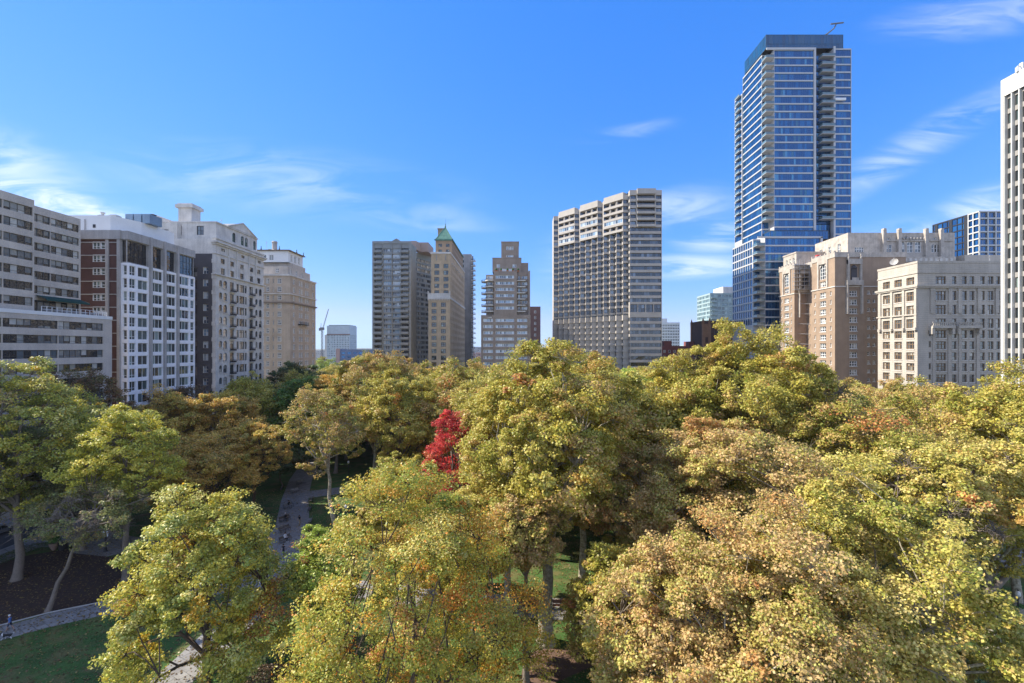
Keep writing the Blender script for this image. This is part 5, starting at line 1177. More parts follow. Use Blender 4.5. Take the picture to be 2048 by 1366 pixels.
hero('plane_tree', 'olive plane crown left of the tallest plane, below the dark red brick block', 1365, 66, 722, 7.6, 9, 'olive', 70000, leaf=.26)
hero('plane_tree', 'pinkish tan plane tree right of the centre, dry leaves over an olive crown', 1460, 42, 850, 8.2, 5, 'pink', 115000, leaf=.20, bark=bark_grey)
hero('plane_tree', 'rusty red and olive tree with bare grey twigs showing at the upper right', 1690, 55, 772, 8.6, 7, 'mixed', 80000, leaf=.23, bare=.16, bark=bark_grey)
hero('plane_tree', 'olive and orange crown below the left face of the pale limestone block', 1840, 68, 768, 8.0, 8, 'mixed', 62000, leaf=.25, bark=bark_grey, pal2=None)
hero('plane_tree', 'bright olive green plane at the right edge below the white pier tower', 2035, 52, 735, 8.2, 9, 'olive', 80000, leaf=.24)
hero('plane_tree', 'large leaved gold plane low at the right, its boughs reaching the bottom edge', 1705, 31, 935, 6.4, 1.5, 'gold', 135000, leaf=.175)
hero('plane_tree', 'dry pinkish tan tree at the bottom edge, right of the bare central trunk', 1345, 30.5, 1085, 5.2, 2.0, 'pink', 70000, leaf=.175, bark=bark_grey)
hero('plane_tree', 'gold and tan tree at the bottom between the dry tan and large leaved trees', 1540, 29, 1010, 6.2, 1.5, 'pink', 105000, leaf=.16)
hero('plane_tree', 'olive tree with dry tan patches, upper right of the large leaved gold plane', 1895, 43, 872, 6.4, 12, 'gold', 62000, leaf=.21, bark=bark_grey, bare=.06)
hero('plane_tree', 'tan olive crown between the giant central plane and the pinkish tan plane', 1270, 52, 880, 6.6, 6, 'pink', 60000, leaf=.23)
hero('plane_tree', 'olive crown in front of the giant central plane, left of its bare trunk', 945, 44, 985, 5.0, 8, 'gold', 55000, leaf=.21, bark=bark_grey)
hero('small_tree', 'small fresh green tree beside the right edge of the main path', 648, 47, 1048, 3.1, 1.2, 'lime', 30000, leaf=.18, bark=bark_brown)
hero('small_tree', 'thin olive branch tree hanging right beside the bare central trunk', 1222, 38, 1095, 3.0, 2.0, 'olive', 30000, leaf=.20, bark=bark_grey)
hero('plane_tree', 'tan olive bough crown directly above the bare central trunk', 1052, 42, 1000, 3.2, 11.0, 'pink', 26000, leaf=.20, bark=bark_grey)
hero('plane_tree', 'olive tree between the crimson maple and the near orange and green tree', 792, 58, 912, 4.4, 4, 'olive', 45000, leaf=.22, bark=bark_grey)
# middle distance
hero('red_maple', 'vivid crimson maple in front of the green crowns left of the giant central plane', 905, 76, 820, 6.0, 2.5, 'red', 60000, leaf=.20, shape='cone', bark=bark_grey, open_=.25, n_cl=60)
hero('olive_tree', 'round olive green tree directly behind the crimson maple on its left', 800, 92, 745, 7.6, 6, 'olive', 75000, leaf=.27, bark=bark_brown)
hero('plane_tree', 'tall loose crown with orange tips in front of the grey curved tower', 752, 112, 703, 9.6, 9, 'mixed', 60000, leaf=.30, open_=.35)
hero('leaning_plane', 'leaning pale trunked plane with sparse olive and tan leaves beside the main path', 645, 80, 775, 6.2, 8.5, 'mixed', 34000, leaf=.26, lean=(-3.2, 1.0), open_=.6, fork=9)
hero('plane_tree', 'sparse pale trunked plane behind the lamp post right of the main path', 748, 104, 812, 6.2, 11, 'mixed', 24000, leaf=.28, open_=.5, fork=7)
hero('small_tree', 'dark round crowned tree with a dark trunk at the far end of the main path', 562, 100, 905, 4.6, 4, 'dark', 20000, leaf=.26, bark=bark_brown)
hero('magnolia_tree', 'blue green leafy tree before the tan corner hotel', 598, 122, 770, 6.0, 4, 'bluegreen', 30000, leaf=.32, bark=bark_brown)
hero('green_tree', 'bright green tree in front of the pale arched window house', 522, 132, 782, 6.4, 4, 'green', 30000, leaf=.32, bark=bark_brown)
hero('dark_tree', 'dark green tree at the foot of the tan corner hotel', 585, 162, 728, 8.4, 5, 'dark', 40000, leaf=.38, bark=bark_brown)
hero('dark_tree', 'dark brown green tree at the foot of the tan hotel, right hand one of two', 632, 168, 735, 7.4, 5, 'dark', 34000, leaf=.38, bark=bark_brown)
hero('rust_tree', 'rust brown tree in front of the white window grid block', 335, 96, 792, 8.2, 4, 'rust', 60000, leaf=.25, bark=bark_brown)
hero('rust_tree', 'rust brown tree below the dark side wall of the arched window house', 432, 100, 784, 7.8, 4, 'rust', 60000, leaf=.26, bark=bark_brown)
hero('rust_tree', 'golden orange tipped tree beside the dark end of the main path', 506, 86, 842, 5.4, 5, 'rust', 42000, leaf=.24, bark=bark_brown)
hero('rust_tree', 'brown shaded tree behind the top of the broad yellow green tree', 405, 76, 880, 6.6, 4, 'rust', 48000, leaf=.23, bark=bark_brown)
hero('yellow_top_tree', 'tree with bright lemon yellow top above the shaded street', 252, 61, 806, 5.4, 8, 'lemon', 55000, leaf=.22, bark=bark_grey)
hero('yellow_top_tree', 'tall tree with lemon yellow top at the left edge before the cream block', 34, 61, 714, 7.0, 9, 'yellow', 56000, leaf=.22, bark=bark_grey)
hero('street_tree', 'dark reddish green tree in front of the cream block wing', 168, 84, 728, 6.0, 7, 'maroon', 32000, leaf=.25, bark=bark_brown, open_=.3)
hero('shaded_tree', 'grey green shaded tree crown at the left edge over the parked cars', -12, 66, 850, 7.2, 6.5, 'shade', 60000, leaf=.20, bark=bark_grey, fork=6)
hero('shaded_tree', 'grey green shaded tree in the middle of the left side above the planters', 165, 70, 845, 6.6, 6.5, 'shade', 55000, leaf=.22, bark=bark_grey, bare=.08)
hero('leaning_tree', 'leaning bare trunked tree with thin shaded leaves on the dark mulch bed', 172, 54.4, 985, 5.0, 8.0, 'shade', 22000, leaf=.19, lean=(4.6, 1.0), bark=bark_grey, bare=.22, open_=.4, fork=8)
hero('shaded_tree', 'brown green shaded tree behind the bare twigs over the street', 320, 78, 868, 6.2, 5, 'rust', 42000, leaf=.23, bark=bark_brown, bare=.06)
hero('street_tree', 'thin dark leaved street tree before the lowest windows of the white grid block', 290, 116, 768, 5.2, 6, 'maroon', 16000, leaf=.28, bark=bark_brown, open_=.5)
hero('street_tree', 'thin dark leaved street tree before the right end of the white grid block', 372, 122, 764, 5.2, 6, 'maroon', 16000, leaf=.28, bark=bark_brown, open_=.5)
x, y = G(121, 1058); put_tree('young_street_tree', 'young slim street tree by the kerb opposite the blue car', x, y, tree_meshes(51, 9.5, 2.6, 4.6, 'shade', 6000, leaf=.18, bark=bark_brown, trunk_r=.12)); HERO.append((x, y, 2.6))
hero('lime_tree', 'fresh green tree behind the olive planes at the foot of the hotel tower', 1262, 108, 738, 7.6, 4, 'lime', 42000, leaf=.30, bark=bark_brown)
hero('bare_tree', 'half bare tree with grey twigs before the front of the pale limestone block', 1905, 92, 762, 6.6, 8, 'mixed', 22000, leaf=.27, bare=.3, open_=.4, bark=bark_grey)
x, y = G(1979, 1318); put_tree('pruned_plane', 'pruned plane with sawn off boughs and a thick trunk at the lower right', x, y, tree_meshes(77, 14.5, 3.4, 9.0, 'olive', 9000, leaf=.22, trunk_r=.62, open_=.5, n_cl=16)); HERO.append((x, y, 4))
# sawn boughs of the pruned plane
tr_ = [o for o in bpy.data.objects if o.name.startswith('pruned_plane')][0]
mb = MB(); mb.tube([(x, y, 5.0), (x - 1.9, y - .1, 6.3), (x - 3.6, y, 9.2)], [.4, .33, .26], 8); mb.tube([(x - 1.7, y - .3, 6.0), (x - .2, y - .8, 7.6), (x + 2.0, y - 1.2, 10.6)], [.33, .30, .24], 8)
o = mb.build('sawn_bough', [bark_grey], tr_, org=(x, y, 0), smooth=True)
# rest of the square: copies of nine crowns, so the canopy closes
VAR = [('olive', 0), ('gold', 1), ('mixed', 2), ('olive', 3), ('lime', 4), ('pink', 5), ('green', 6), ('rust', 7)]
LIB = [tree_meshes(900 + s, 24, 7.2, 6, p, 34000, leaf=.33, twigs=False, open_=.15, bark=bark_grey) for p, s in VAR]
ZL_ = [(-200, -28, 0, 400, 'shaded left side', [7, 2, 3, 6, 0]), (-28, 18, 0, 400, 'behind the crimson maple', [0, 3, 1, 2, 4]), (18, 60, 0, 400, 'behind the olive planes right of centre', [0, 3, 4, 1, 0]), (60, 200, 0, 400, 'below the brick hotel and limestone block', [1, 2, 0, 5, 3])]
rr = random.Random(11); gy = 56
while gy < 204:
    gx = -72 + (5 if int(gy / 11.5) % 2 else 0)
    while gx < 106:
        X = gx + rr.uniform(-2.5, 2.5); Y = gy + rr.uniform(-2.5, 2.5); gx += 11.5
        px = CX + X / Y * F
        if px > 2130 or px < -60: continue
        if px < 500 and Y < 88: continue
        if 470 < px < 770 and Y < 112: continue
        if 1000 < px < 1180 and Y < 64: continue
        if 790 < px < 1010 and Y < 86: continue
        if px > 1850 and Y < 78: continue
        if any(math.hypot(X - h[0], Y - h[1]) < .62 * (h[2] + 7) for h in HERO): continue
        maxtop = 742 if not (500 < px < 700) else 752
        if px < 500: maxtop = 790
        if px > 1640: maxtop = 776
        if Y < 100: maxtop += 25
        ht = min(27.5, PZ(maxtop, Y) + rr.uniform(-.5, 1.2)) * (1 if Y < 150 else 1.0)
        if ht < 12: ht = 12
        z_ = [q for q in ZL_ if q[0] <= X < q[1]][0]; v = rr.choice(z_[5]); pn = VAR[v][0]
        nm = {'olive': 'olive coloured', 'gold': 'golden', 'mixed': 'olive and rust', 'lime': 'fresh green', 'pink': 'dry tan', 'green': 'dark green', 'rust': 'rust brown'}[pn]
        dist_ = 'near' if Y < 105 else ('farther' if Y < 150 else 'farthest')
        s = ht / 24
        put_tree('park_tree', f'{nm} tree in the {dist_} rows, {z_[4]}', X, Y, LIB[v], f'{nm} trees, {dist_} rows, {z_[4]}', rr.uniform(0, 6.28), s * rr.uniform(.95, 1.12), scz=s)
        HERO.append((X, Y, 5.5 * s))
    gy += 11.5
# trees beyond the square
for k in range(26):
    px = [655, 668, 700, 715, 640, 950, 930, 1092, 1335, 1350, 1390, 1380, 610, 690, 735, 955, 1095, 1330, 1340, 1400, 1365, 645, 662, 680, 942, 1098][k]; Y = [260, 330, 300, 380, 420, 330, 400, 420, 300, 330, 235, 420, 520, 560, 450, 480, 350, 380, 460, 300, 500, 620, 460, 700, 600, 600][k]
    v = [0, 1, 2, 3, 4, 6][k % 6]; s = min(24, 29.0 - 0) / 24 * rr.uniform(.8, 1.0)
    put_tree('city_tree', 'small distant tree in the city beyond the square', PX(px, Y), Y, LIB[v], 'distant city trees beyond the square', rr.uniform(0, 6), s)
# ------------------------------------------------------------ people, dog
def skin_fig(name, joints, edges, m, parent=None, org=(0, 0, 0), sub=2, face_mats=None):
    """one continuous body grown from a skeleton: joints {key:(x,y,z,r)}"""
    keys = list(joints); idx = {k: i for i, k in enumerate(keys)}
    me = bpy.data.meshes.new(name); me.from_pydata([joints[k][:3] for k in keys], [(idx[a], idx[b]) for a, b in edges], [])
    o = bpy.data.objects.new(name, me); COL.objects.link(o)
    sk = o.modifiers.new('skin', 'SKIN'); sk.use_smooth_shade = True
    for k in keys: me.skin_vertices[0].data[idx[k]].radius = (joints[k][3], joints[k][3] * (joints[k][4] if len(joints[k]) > 4 else 1))
    me.skin_vertices[0].data[0].use_root = True
    sb = o.modifiers.new('sub', 'SUBSURF'); sb.levels = sb.render_levels = sub
    dg = bpy.context.evaluated_depsgraph_get(); dg.update(); ev = o.evaluated_get(dg); m2 = bpy.data.meshes.new_from_object(ev)
    o.modifiers.clear(); o.data = m2
    m2.materials.clear()
    if callable(face_mats):
        ms = m; 
        for q in ms: m2.materials.append(q)
        for p in m2.polygons: p.material_index = face_mats(p.center); p.use_smooth = True
    else: m2.materials.append(m)
    if parent: o.parent = parent
    return o
skin_m = mat('skin', (.42, .25, .18), .6, .04); hair_m = mat('dark_hair', (.03, .02, .015), .8)
def cloth(n, c): return mat(n, c, .85, .06)
def person(label, x, y, rz, pose, top, legs, shoe, hair=None, hat=None, sleeves='long', shorts=False, group=None):
    """pose: walk / stand / sit ; faces local -Y, so rz=0 looks towards the camera"""
    if pose == 'sit':
        J = {'pel': (0, .05, .50, .15, .8), 'wai': (0, .08, .72, .135, .75), 'che': (0, .08, .98, .165, .7), 'nec': (0, .05, 1.17, .055), 'hd0': (0, .02, 1.25, .075), 'hd1': (0, .02, 1.34, .095, 1.1), 'hd2': (0, .03, 1.42, .07)}
        leg = lambda s: {'h' + s[0]: (s[1] * .10, -.02, .50, .095), 'k' + s[0]: (s[1] * .12, -.42, .52, .065), 'a' + s[0]: (s[1] * .12, -.46, .09, .045), 't' + s[0]: (s[1] * .13, -.64, .04, .035)}
        arm = lambda s: {'s' + s[0]: (s[1] * .19, .07, 1.06, .06), 'e' + s[0]: (s[1] * .25, .02, .80, .042), 'w' + s[0]: (s[1] * .13, -.24, .72, .03), 'f' + s[0]: (s[1] * .09, -.32, .71, .03)}
    else:
        st = .26 if pose == 'walk' else .05; b = .12 if pose == 'lean' else 0
        J = {'pel': (0, 0, .93, .145, .75), 'wai': (0, -.01 - b * .3, 1.10, .125, .75), 'che': (0, -.02 - b, 1.33, .165, .68), 'nec': (0, -.03 - b, 1.50, .055), 'hd0': (0, -.05 - b, 1.56, .072), 'hd1': (0, -.06 - b, 1.65, .09, 1.1), 'hd2': (0, -.05 - b, 1.73, .068)}
        leg = lambda s: {'h' + s[0]: (s[1] * .09, 0, .86, .092), 'k' + s[0]: (s[1] * .10, -.04 - s[1] * st * .5, .48, .062), 'a' + s[0]: (s[1] * .10, -s[1] * st + (.06 if s[1] < 0 else 0), .09 + (.05 if s[1] < 0 and pose == 'walk' else 0), .042), 't' + s[0]: (s[1] * .11, -s[1] * st - .15, .04, .033)}
        arm = lambda s: {'s' + s[0]: (s[1] * .19, -.02 - b, 1.41, .058), 'e' + s[0]: (s[1] * .25, .02 + s[1] * st * .4 - b, 1.15, .040), 'w' + s[0]: (s[1] * .24, -.10 + s[1] * st * .7 - b, .93, .028), 'f' + s[0]: (s[1] * .23, -.14 + s[1] * st * .8 - b, .85, .03)}
    E = [('pel', 'wai'), ('wai', 'che'), ('che', 'nec'), ('nec', 'hd0'), ('hd0', 'hd1'), ('hd1', 'hd2')]
    for s in (('L', 1), ('R', -1)):
        J.update(leg(s)); J.update(arm(s)); E += [('pel', 'h' + s[0]), ('h' + s[0], 'k' + s[0]), ('k' + s[0], 'a' + s[0]), ('a' + s[0], 't' + s[0]), ('che', 's' + s[0]), ('s' + s[0], 'e' + s[0]), ('e' + s[0], 'w' + s[0]), ('w' + s[0], 'f' + s[0])]
    t = thing('person', label, 'person', (x, y, .03), group, rz)
    zn = J['nec'][2]; kz = J['kL'][2]; sit = pose == 'sit'
    def fm(c):
        if c.z > zn - .01: return 0
        if c.z < .13: return 3
        fx = abs(c.x)
        if sit:
            if c.y < -.30 and c.z > .62: return 0
            if c.z < .60 and (c.y < .0 or c.z < .45): return 2
            return 1
        if fx > .19 and c.z < (1.0 if sleeves == 'long' else 1.3): return 0
        if c.z < .97: return 0 if shorts and c.z < .55 else 2
        return 1
    skin_fig('body', J, E, [skin_m, top, legs, shoe], t, face_mats=fm)
    h = J['hd1']; mb = MB()
    c_ = (h[0], h[1] + .015, h[2])
    mb.lathe(c_, [(.088, -.02), (.112, .03), (.105, .09), (.07, .13), (.01, .145)], 10); mb.build('hair' if not hat else 'hat', [hat or hair or hair_m], t, org=(0, 0, 0), smooth=True)
    mb = MB(); mb.lathe((h[0], h[1] - .10, h[2] - .01), [(.004, -.03), (.017, -.015), (.008, .03)], 5); mb.build('nose', [skin_m], t, org=(0, 0, 0))
    mb = MB()                                                   # five separate fingers on each hand
    for s in ('L', 'R'):
        f = J['f' + s]; w = J['w' + s]; dv = Vector(f[:3]) - Vector(w[:3]); dv.normalize(); p0 = Vector(f[:3]) + dv * .01
        for q in range(4): a = p0 + Vector(((q - 1.5) * .016, 0, 0)); e_ = a + dv * (.07 + .012 * (q in (1, 2))) + Vector((0, -.012, 0)); mb.tube([a, (a + e_) / 2 + Vector((0, .004, 0)), e_], [.009, .008, .006], 5)
        a = Vector(f[:3]) - dv * .02; mb.tube([a, a + Vector((-.03 if s == 'L' else .03, -.02, -.01)) + dv * .03], [.010, .007], 5)
    mb.build('hand', [skin_m], t, org=(0, 0, 0), smooth=True)
    return t
navy, black, blue, grey_c, white_c, khaki = cloth('navy_cloth', (.02, .03, .07)), cloth('black_cloth', (.02, .02, .022)), cloth('blue_cloth', (.07, .16, .42)), cloth('grey_cloth', (.22, .22, .23)), cloth('white_cloth', (.70, .70, .70)), cloth('khaki_cloth', (.30, .24, .15))
x, y = G(20, 1262); person('person in a blue jacket, dark shorts and white cap striding along the lower left path', x, y, math.radians(-72), 'walk', blue, navy, khaki, hat=white_c, shorts=True)
DX, DY = G(14, 1279); DX += .2; DY -= .6
t = thing('dog', 'black and white dog on the path just below the person in blue', 'dog', (DX - .2, DY + .6, .03), None, math.radians(-72))
J = {'rump': (0, .30, .46, .12), 'bel': (0, .05, .45, .125), 'chs': (0, -.24, .45, .15), 'nk': (0, -.38, .58, .085), 'hd': (0, -.50, .68, .085), 'mz': (0, -.66, .64, .042), 'nz': (0, -.72, .63, .03), 'ta': (0, .45, .52, .035), 'tb': (0, .62, .62, .02)}
E = [('rump', 'bel'), ('bel', 'chs'), ('chs', 'nk'), ('nk', 'hd'), ('hd', 'mz'), ('mz', 'nz'), ('rump', 'ta'), ('ta', 'tb')]
for s, sg in (('L', 1), ('R', -1)):
    J.update({'hf' + s: (sg * .08, .30, .36, .07), 'kn' + s: (sg * .09, .20 + sg * .06, .27, .045), 'ho' + s: (sg * .09, .36 + sg * .08, .15, .026), 'pw' + s: (sg * .09, .30 + sg * .08, .02, .028), 'sh' + s: (sg * .08, -.26, .34, .05), 'el' + s: (sg * .09, -.24 - sg * .06, .22, .033), 'wr' + s: (sg * .09, -.27 - sg * .12, .10, .024), 'fp' + s: (sg * .09, -.33 - sg * .13, .02, .027)})
    E += [('rump', 'hf' + s), ('hf' + s, 'kn' + s), ('kn' + s, 'ho' + s), ('ho' + s, 'pw' + s), ('chs', 'sh' + s), ('sh' + s, 'el' + s), ('el' + s, 'wr' + s), ('wr' + s, 'fp' + s)]
skin_fig('body', J, E, [black, white_c], t, face_mats=lambda c: 1 if (c.z < .27 or c.y < -.56 or -.42 < c.y < -.3 or c.y > .5) else 0)
mb = MB()
for s in (-1, 1): mb.tube([(s * .05, -.47, .74), (s * .085, -.45, .80), (s * .11, -.46, .72)], [.03, .03, .008], 5)
mb.build('ear', [black], t, org=(0, 0, 0))
mb = MB(); hx, hy = x + .2, y - .2
mb.tube([(hx - .3, hy - .2, .95), (x - .6, y - .9, .62), (DX + .1, DY + .75, .60)], .012, 4); tag(mb.build('leash', [black]), 'thin dark leash between the person in blue and the dog', 'leash')
x, y = G(567, 1112); person('person in a black top walking alone, nearest in the middle of the main path', x, y, math.radians(10), 'walk', black, black, black, sleeves='short')
x, y = G(599, 1050); person('person in a black top and pale shorts walking farther up the main path', x, y, math.radians(-5), 'walk', black, khaki, black, sleeves='short')

# ------------------------------------------------------------ benches, lamps, planters
wood_b = mat('bench_wood', (.12, .095, .075), .8, .15, 2, 9); iron_b = mat('bench_iron', (.02, .025, .022), .5)
conc_b = mat('bench_grey_wood', (.26, .25, .24), .85)
def bench_parts(wm):
    out = []
    mb = MB()
    for k in range(5): mb.box(-.95, .95, -.42 + k * .10, -.34 + k * .10, .43, .465)
    out.append(('seat', mb, wm))
    mb = MB()
    for k in range(4): mb.box(-.95, .95, .08 + k * .022, .11 + k * .022, .54 + k * .10, .62 + k * .10)
    out.append(('backrest', mb, wm))
    for xx in (-.9, 0, .9):
        mb = MB(); mb.tube([(xx, -.40, 0), (xx, -.37, .42)], .03, 5); mb.tube([(xx, .16, 0), (xx, .06, .43), (xx, .17, .96)], .03, 5); mb.box(xx - .03, xx + .03, -.40, .1, .39, .43)
        if xx: mb.tube([(xx, -.40, .42), (xx, -.38, .66), (xx, .10, .68)], .025, 5)
        out.append(('leg', mb, iron_b))
    return out
BP = {}
def bench(label, x, y, rz, wm=None, group=None):
    wm = wm or wood_b; key = wm.name
    if key not in BP:
        BP[key] = []
        for nm, mb, m in bench_parts(wm):
            me = bpy.data.meshes.new(nm); me.from_pydata([tuple(v) for v in mb.v], [], mb.f); me.materials.append(m); BP[key].append((nm, me))
    t = thing('park_bench', label, 'bench', (x, y, .02), group, rz)
    for nm, me in BP[key]: o = bpy.data.objects.new(nm, me); COL.objects.link(o); o.parent = t
    return t
def along(x, y):                                                 # direction of the main path near y
    return math.atan2(-(7.0), 0) 
LB = [(572, 1083), (571, 1063), (571, 1042), (578, 1016), (592, 985), (603, 968)]
lw_ = ['nearest bench on the left side of the main path, a person in white on it', 'second bench from the near end on the left side of the main path', 'third bench from the near end on the left side of the main path', 'fourth bench from the near end on the left side of the main path', 'fifth bench from the near end on the left side of the main path', 'farthest bench on the left side of the main path']
for (px, py), lb in zip(LB, lw_):
    x, y = G(px, py); bench(lb, x - .2, y, math.radians(62), conc_b if py < 1040 else wood_b, 'benches along the main path')
RB = [(626, 1078), (619, 1045), (618, 1022), (621, 1003)]
rw_ = ['nearest bench on the right side of the main path, two people on it', 'second bench from the near end on the right side of the main path, empty', 'third bench from the near end on the right side of the main path', 'farthest bench on the right side of the main path']
for (px, py), lb in zip(RB, rw_):
    x, y = G(px, py); bench(lb, x + .3, y, math.radians(-72), conc_b if py > 1040 else wood_b, 'benches along the main path')
x, y = G(572, 1083); person('person in a white top sitting on the nearest left bench of the main path', x - .1, y, math.radians(62), 'sit', white_c, black, white_c)
x, y = G(571, 1042); person('person in dark clothes and white cap sitting on the third left bench', x, y, math.radians(62), 'sit', black, black, black, hat=white_c)
x, y = G(578, 1016); person('person in black and white sitting on the fourth left bench of the main path', x, y, math.radians(62), 'sit', black, grey_c, black)
x, y = G(626, 1078); person('person in light blue shirt and blue trousers sitting on the nearest right bench', x + .2, y - .35, math.radians(-72), 'sit', blue, blue, navy); person('person in a grey shirt sitting on the nearest right bench beside the person in blue', x + .42, y + .5, math.radians(-72), 'sit', grey_c, navy, black, hat=grey_c)
x, y = G(1122, 1222); bench('brown bench on the central path just right of the bare plane trunk', x, y + .6, 0, mat('bench_brown', (.20, .09, .05), .7), 'benches on the central path')
x, y = G(1058, 1222); bench('dark bench on the central path just left of the bare plane trunk', x, y + .6, 0, None, 'benches on the central path')
person('person in black sitting on the dark bench left of the bare plane trunk', x - .2, y + .6, 0, 'sit', black, black, black)
x, y = G(1842, 1170); person('person in a pale blue shirt seen through the leaves at the lower right', x, y, .3, 'stand', cloth('pale_blue_cloth', (.35, .48, .60)), navy, black)

lampg = mat('lamp_globe', (.75, .74, .70), .3); fern = mat('fern_green', (.07, .16, .03), .9)
def fronds(mb, c, r, n, seed, m=0, up=.5):
    q = random.Random(seed)
    for i in range(n):
        a = q.uniform(0, 6.28); l = r * q.uniform(.6, 1.1); e = q.uniform(up * .5, up * 1.3); w = .045
        p0 = Vector(c); p1 = p0 + Vector((math.cos(a) * l * .55, math.sin(a) * l * .55, e * l)); p2 = p0 + Vector((math.cos(a) * l, math.sin(a) * l, e * l * .7 - .25 * l)); s = Vector((-math.sin(a), math.cos(a), 0)) * w
        mb.poly([tuple(p0 - s), tuple(p1 - s * 1.6), tuple(p1 + s * 1.6), tuple(p0 + s)], m); mb.poly([tuple(p1 - s * 1.6), tuple(p2), tuple(p1 + s * 1.6)], m)
def lamp(label, x, y, hh=4.4, baskets=False, sign=False, globe=True):
    t = thing('street_lamp', label, 'street lamp', (x, y, 0))
    mb = MB(); mb.lathe((x, y, 0), [(.28, 0), (.28, .12), (.17, .25), (.15, .7), (.09, .85), (.065, hh - .5), (.12, hh - .42), (.07, hh - .3)], 10); mb.build('post', [darkmetal], t)
    mb = MB(); mb.lathe((x, y, hh - .3), [(.10, 0), (.21, .12), (.24, .34), (.18, .55), (.07, .66)], 12); mb.build('globe', [lampg if globe else darkmetal], t, smooth=True)
    mb = MB(); mb.lathe((x, y, hh + .36), [(.09, 0), (.05, .1), (.01, .26)], 8); mb.build('finial', [darkmetal], t)
    if baskets:
        for s in (-1, 1):
            k = MB(); k.tube([(x, y, hh - 1.0), (x + s * .55, y, hh - .95), (x + s * .55, y, hh - 1.2)], .02, 4); k.build('basket_bracket', [darkmetal], t)
            k = MB(); fronds(k, (x + s * .55, y, hh - 1.35), .62, 70, int(x * 10) + s, 0, .2); o = k.build('hanging_fern', [fern], t)
    if sign:
        for s in (-1, 1): k = MB(); k.box(x + s * .28 - .13, x + s * .28 + .13, y - .02, y + .02, 2.3, 3.1, 0); k.build('banner', [white_c], t)
x, y = G(692, 1064); lamp('black lamp post with a white globe on the lawn right of the main path', x, y, 4.3, True)
x, y = G(2036, 1272); lamp('black lamp post with a pale globe beside the path at the right edge', x, y, 4.5, True)
x, y = G(211, 1103); lamp('black lamp post with hanging ferns and white banners at the plaza', x, y, 5.0, True, True, False)
x, y = G(73, 1070); lamp('slim black lamp post at the kerb by the blue car', x, y, 5.4, False, False, True)
x, y = G(697, 962); lamp('slim black lamp post far behind on the sunlit path', x, y, 4.4, False)
urn = mat('terracotta_pale', (.30, .20, .15), .85)
def planter(label, px, py, r=.62):
    x, y = G(px, py); t = thing('urn_planter', label, 'planter', (x, y, 0))
    mb = MB(); mb.lathe((x, y, 0), [(r * .45, 0), (r * .5, .12), (r * .8, .5), (r, .95), (r * 1.08, 1.08), (r * .9, 1.1)], 16); mb.build('urn', [urn], t, smooth=True)
    mb = MB(); fronds(mb, (x, y, 1.05), 1.0, 160, px, 0, .9); mb.build('fern', [fern], t)
planter('low urn planter with a green fern beside the dark hedge end', 108, 1100, .6)
planter('round terracotta urn planter with a fern between the leaning trunk and the banner lamp', 172, 1077, .68)
planter('small urn planter with a fern under the lamp right of the main path', 688, 1066, .45)
x, y = G(126, 1099); mb = MB(); mb.box(x - .35, x + .35, y - .35, y + .35, .0, 1.05); mb.box(x - .4, x + .4, y - .4, y + .4, 1.05, 1.15); mb.box(x - .25, x + .25, y - .42, y - .4, .8, 1.0); tag(mb.build('litter_bin', [darkmetal]), 'black square litter bin between the leaning trunk and the low urn planter', 'bin')
# clipped hedge beside the mulch bed: many small leaves on a low bank
def hedge(label, pts, w, h, pal, seed, leaf=.13, dens=260):
    rng = np.random.RandomState(seed); P = []
    for a, c in zip(pts[:-1], pts[1:]):
        a = np.array(a); c = np.array(c); L_ = np.linalg.norm(c - a); n = int(L_ * dens); t_ = rng.rand(n, 1); d = (c - a) / L_; nn = np.array([-d[1], d[0]])
        th = rng.uniform(0, math.pi, n); q = a + (c - a) * t_ + nn * (np.cos(th) * w / 2)[:, None]; z = h * (.3 + .7 * np.sin(th)) * rng.uniform(.75, 1.08, n); P.append(np.c_[q, z])
    P = np.concatenate(P); N_ = rng.normal(size=P.shape) * .6 + np.array([0, 0, .8]); N_ /= np.linalg.norm(N_, axis=1)[:, None]
    K = pick(rng, PAL[pal], len(P)); cc = np.array([x[0] for x in PAL[pal]])[K] * rng.uniform(.6, 1.2, (len(P), 1))
    me = leaf_mesh('hedge', P.astype(np.float32), N_.astype(np.float32), (leaf * rng.uniform(.7, 1.3, len(P))).astype(np.float32), cc, rng)
    o = bpy.data.objects.new('hedge', me); COL.objects.link(o); return tag(o, label, 'hedge')
hedge('low dark clipped hedge between the sidewalk and the mulch bed', [(-75.6, 52), (-74.6, 62), G(20, 1118), G(60, 1102), G(108, 1098)], 2.2, 1.0, 'dark', 5)
hedge('low dark shrub border behind the plaza along the street', [G(190, 1062), (-66, 84), (-68, 95), (-69, 108)], 2.2, 1.1, 'maroon', 6)
hedge('dark blue green bush at the bottom right corner below the pruned plane', [G(1950, 1400), G(2010, 1350), G(2100, 1340)], 4.5, 1.6, 'bluegreen', 8, .22, 420)
hedge('round dark red bush on the lawn at the bottom left of centre', [G(500, 1372), G(590, 1372)], 3.2, 1.5, 'maroon', 9, .15, 900)
# low post and rail guard along the lawn edge
t = thing('lawn_rail', 'low thin black post and rail guard along the grass edge of the main path', 'railing', (-31, 58, 0))
pts = [G(600, 1145), G(570, 1175), G(535, 1215), G(480, 1255), G(440, 1290), G(425, 1330)]
mb = MB(); mb.tube([(*p, .62) for p in pts], .018, 4); mb.build('rail', [darkmetal], t)
mb = MB()
for p in pts: mb.tube([(*p, 0), (*p, .66)], .025, 5)
mb.build('post', [darkmetal], t)
x, y = G(480, 1366)
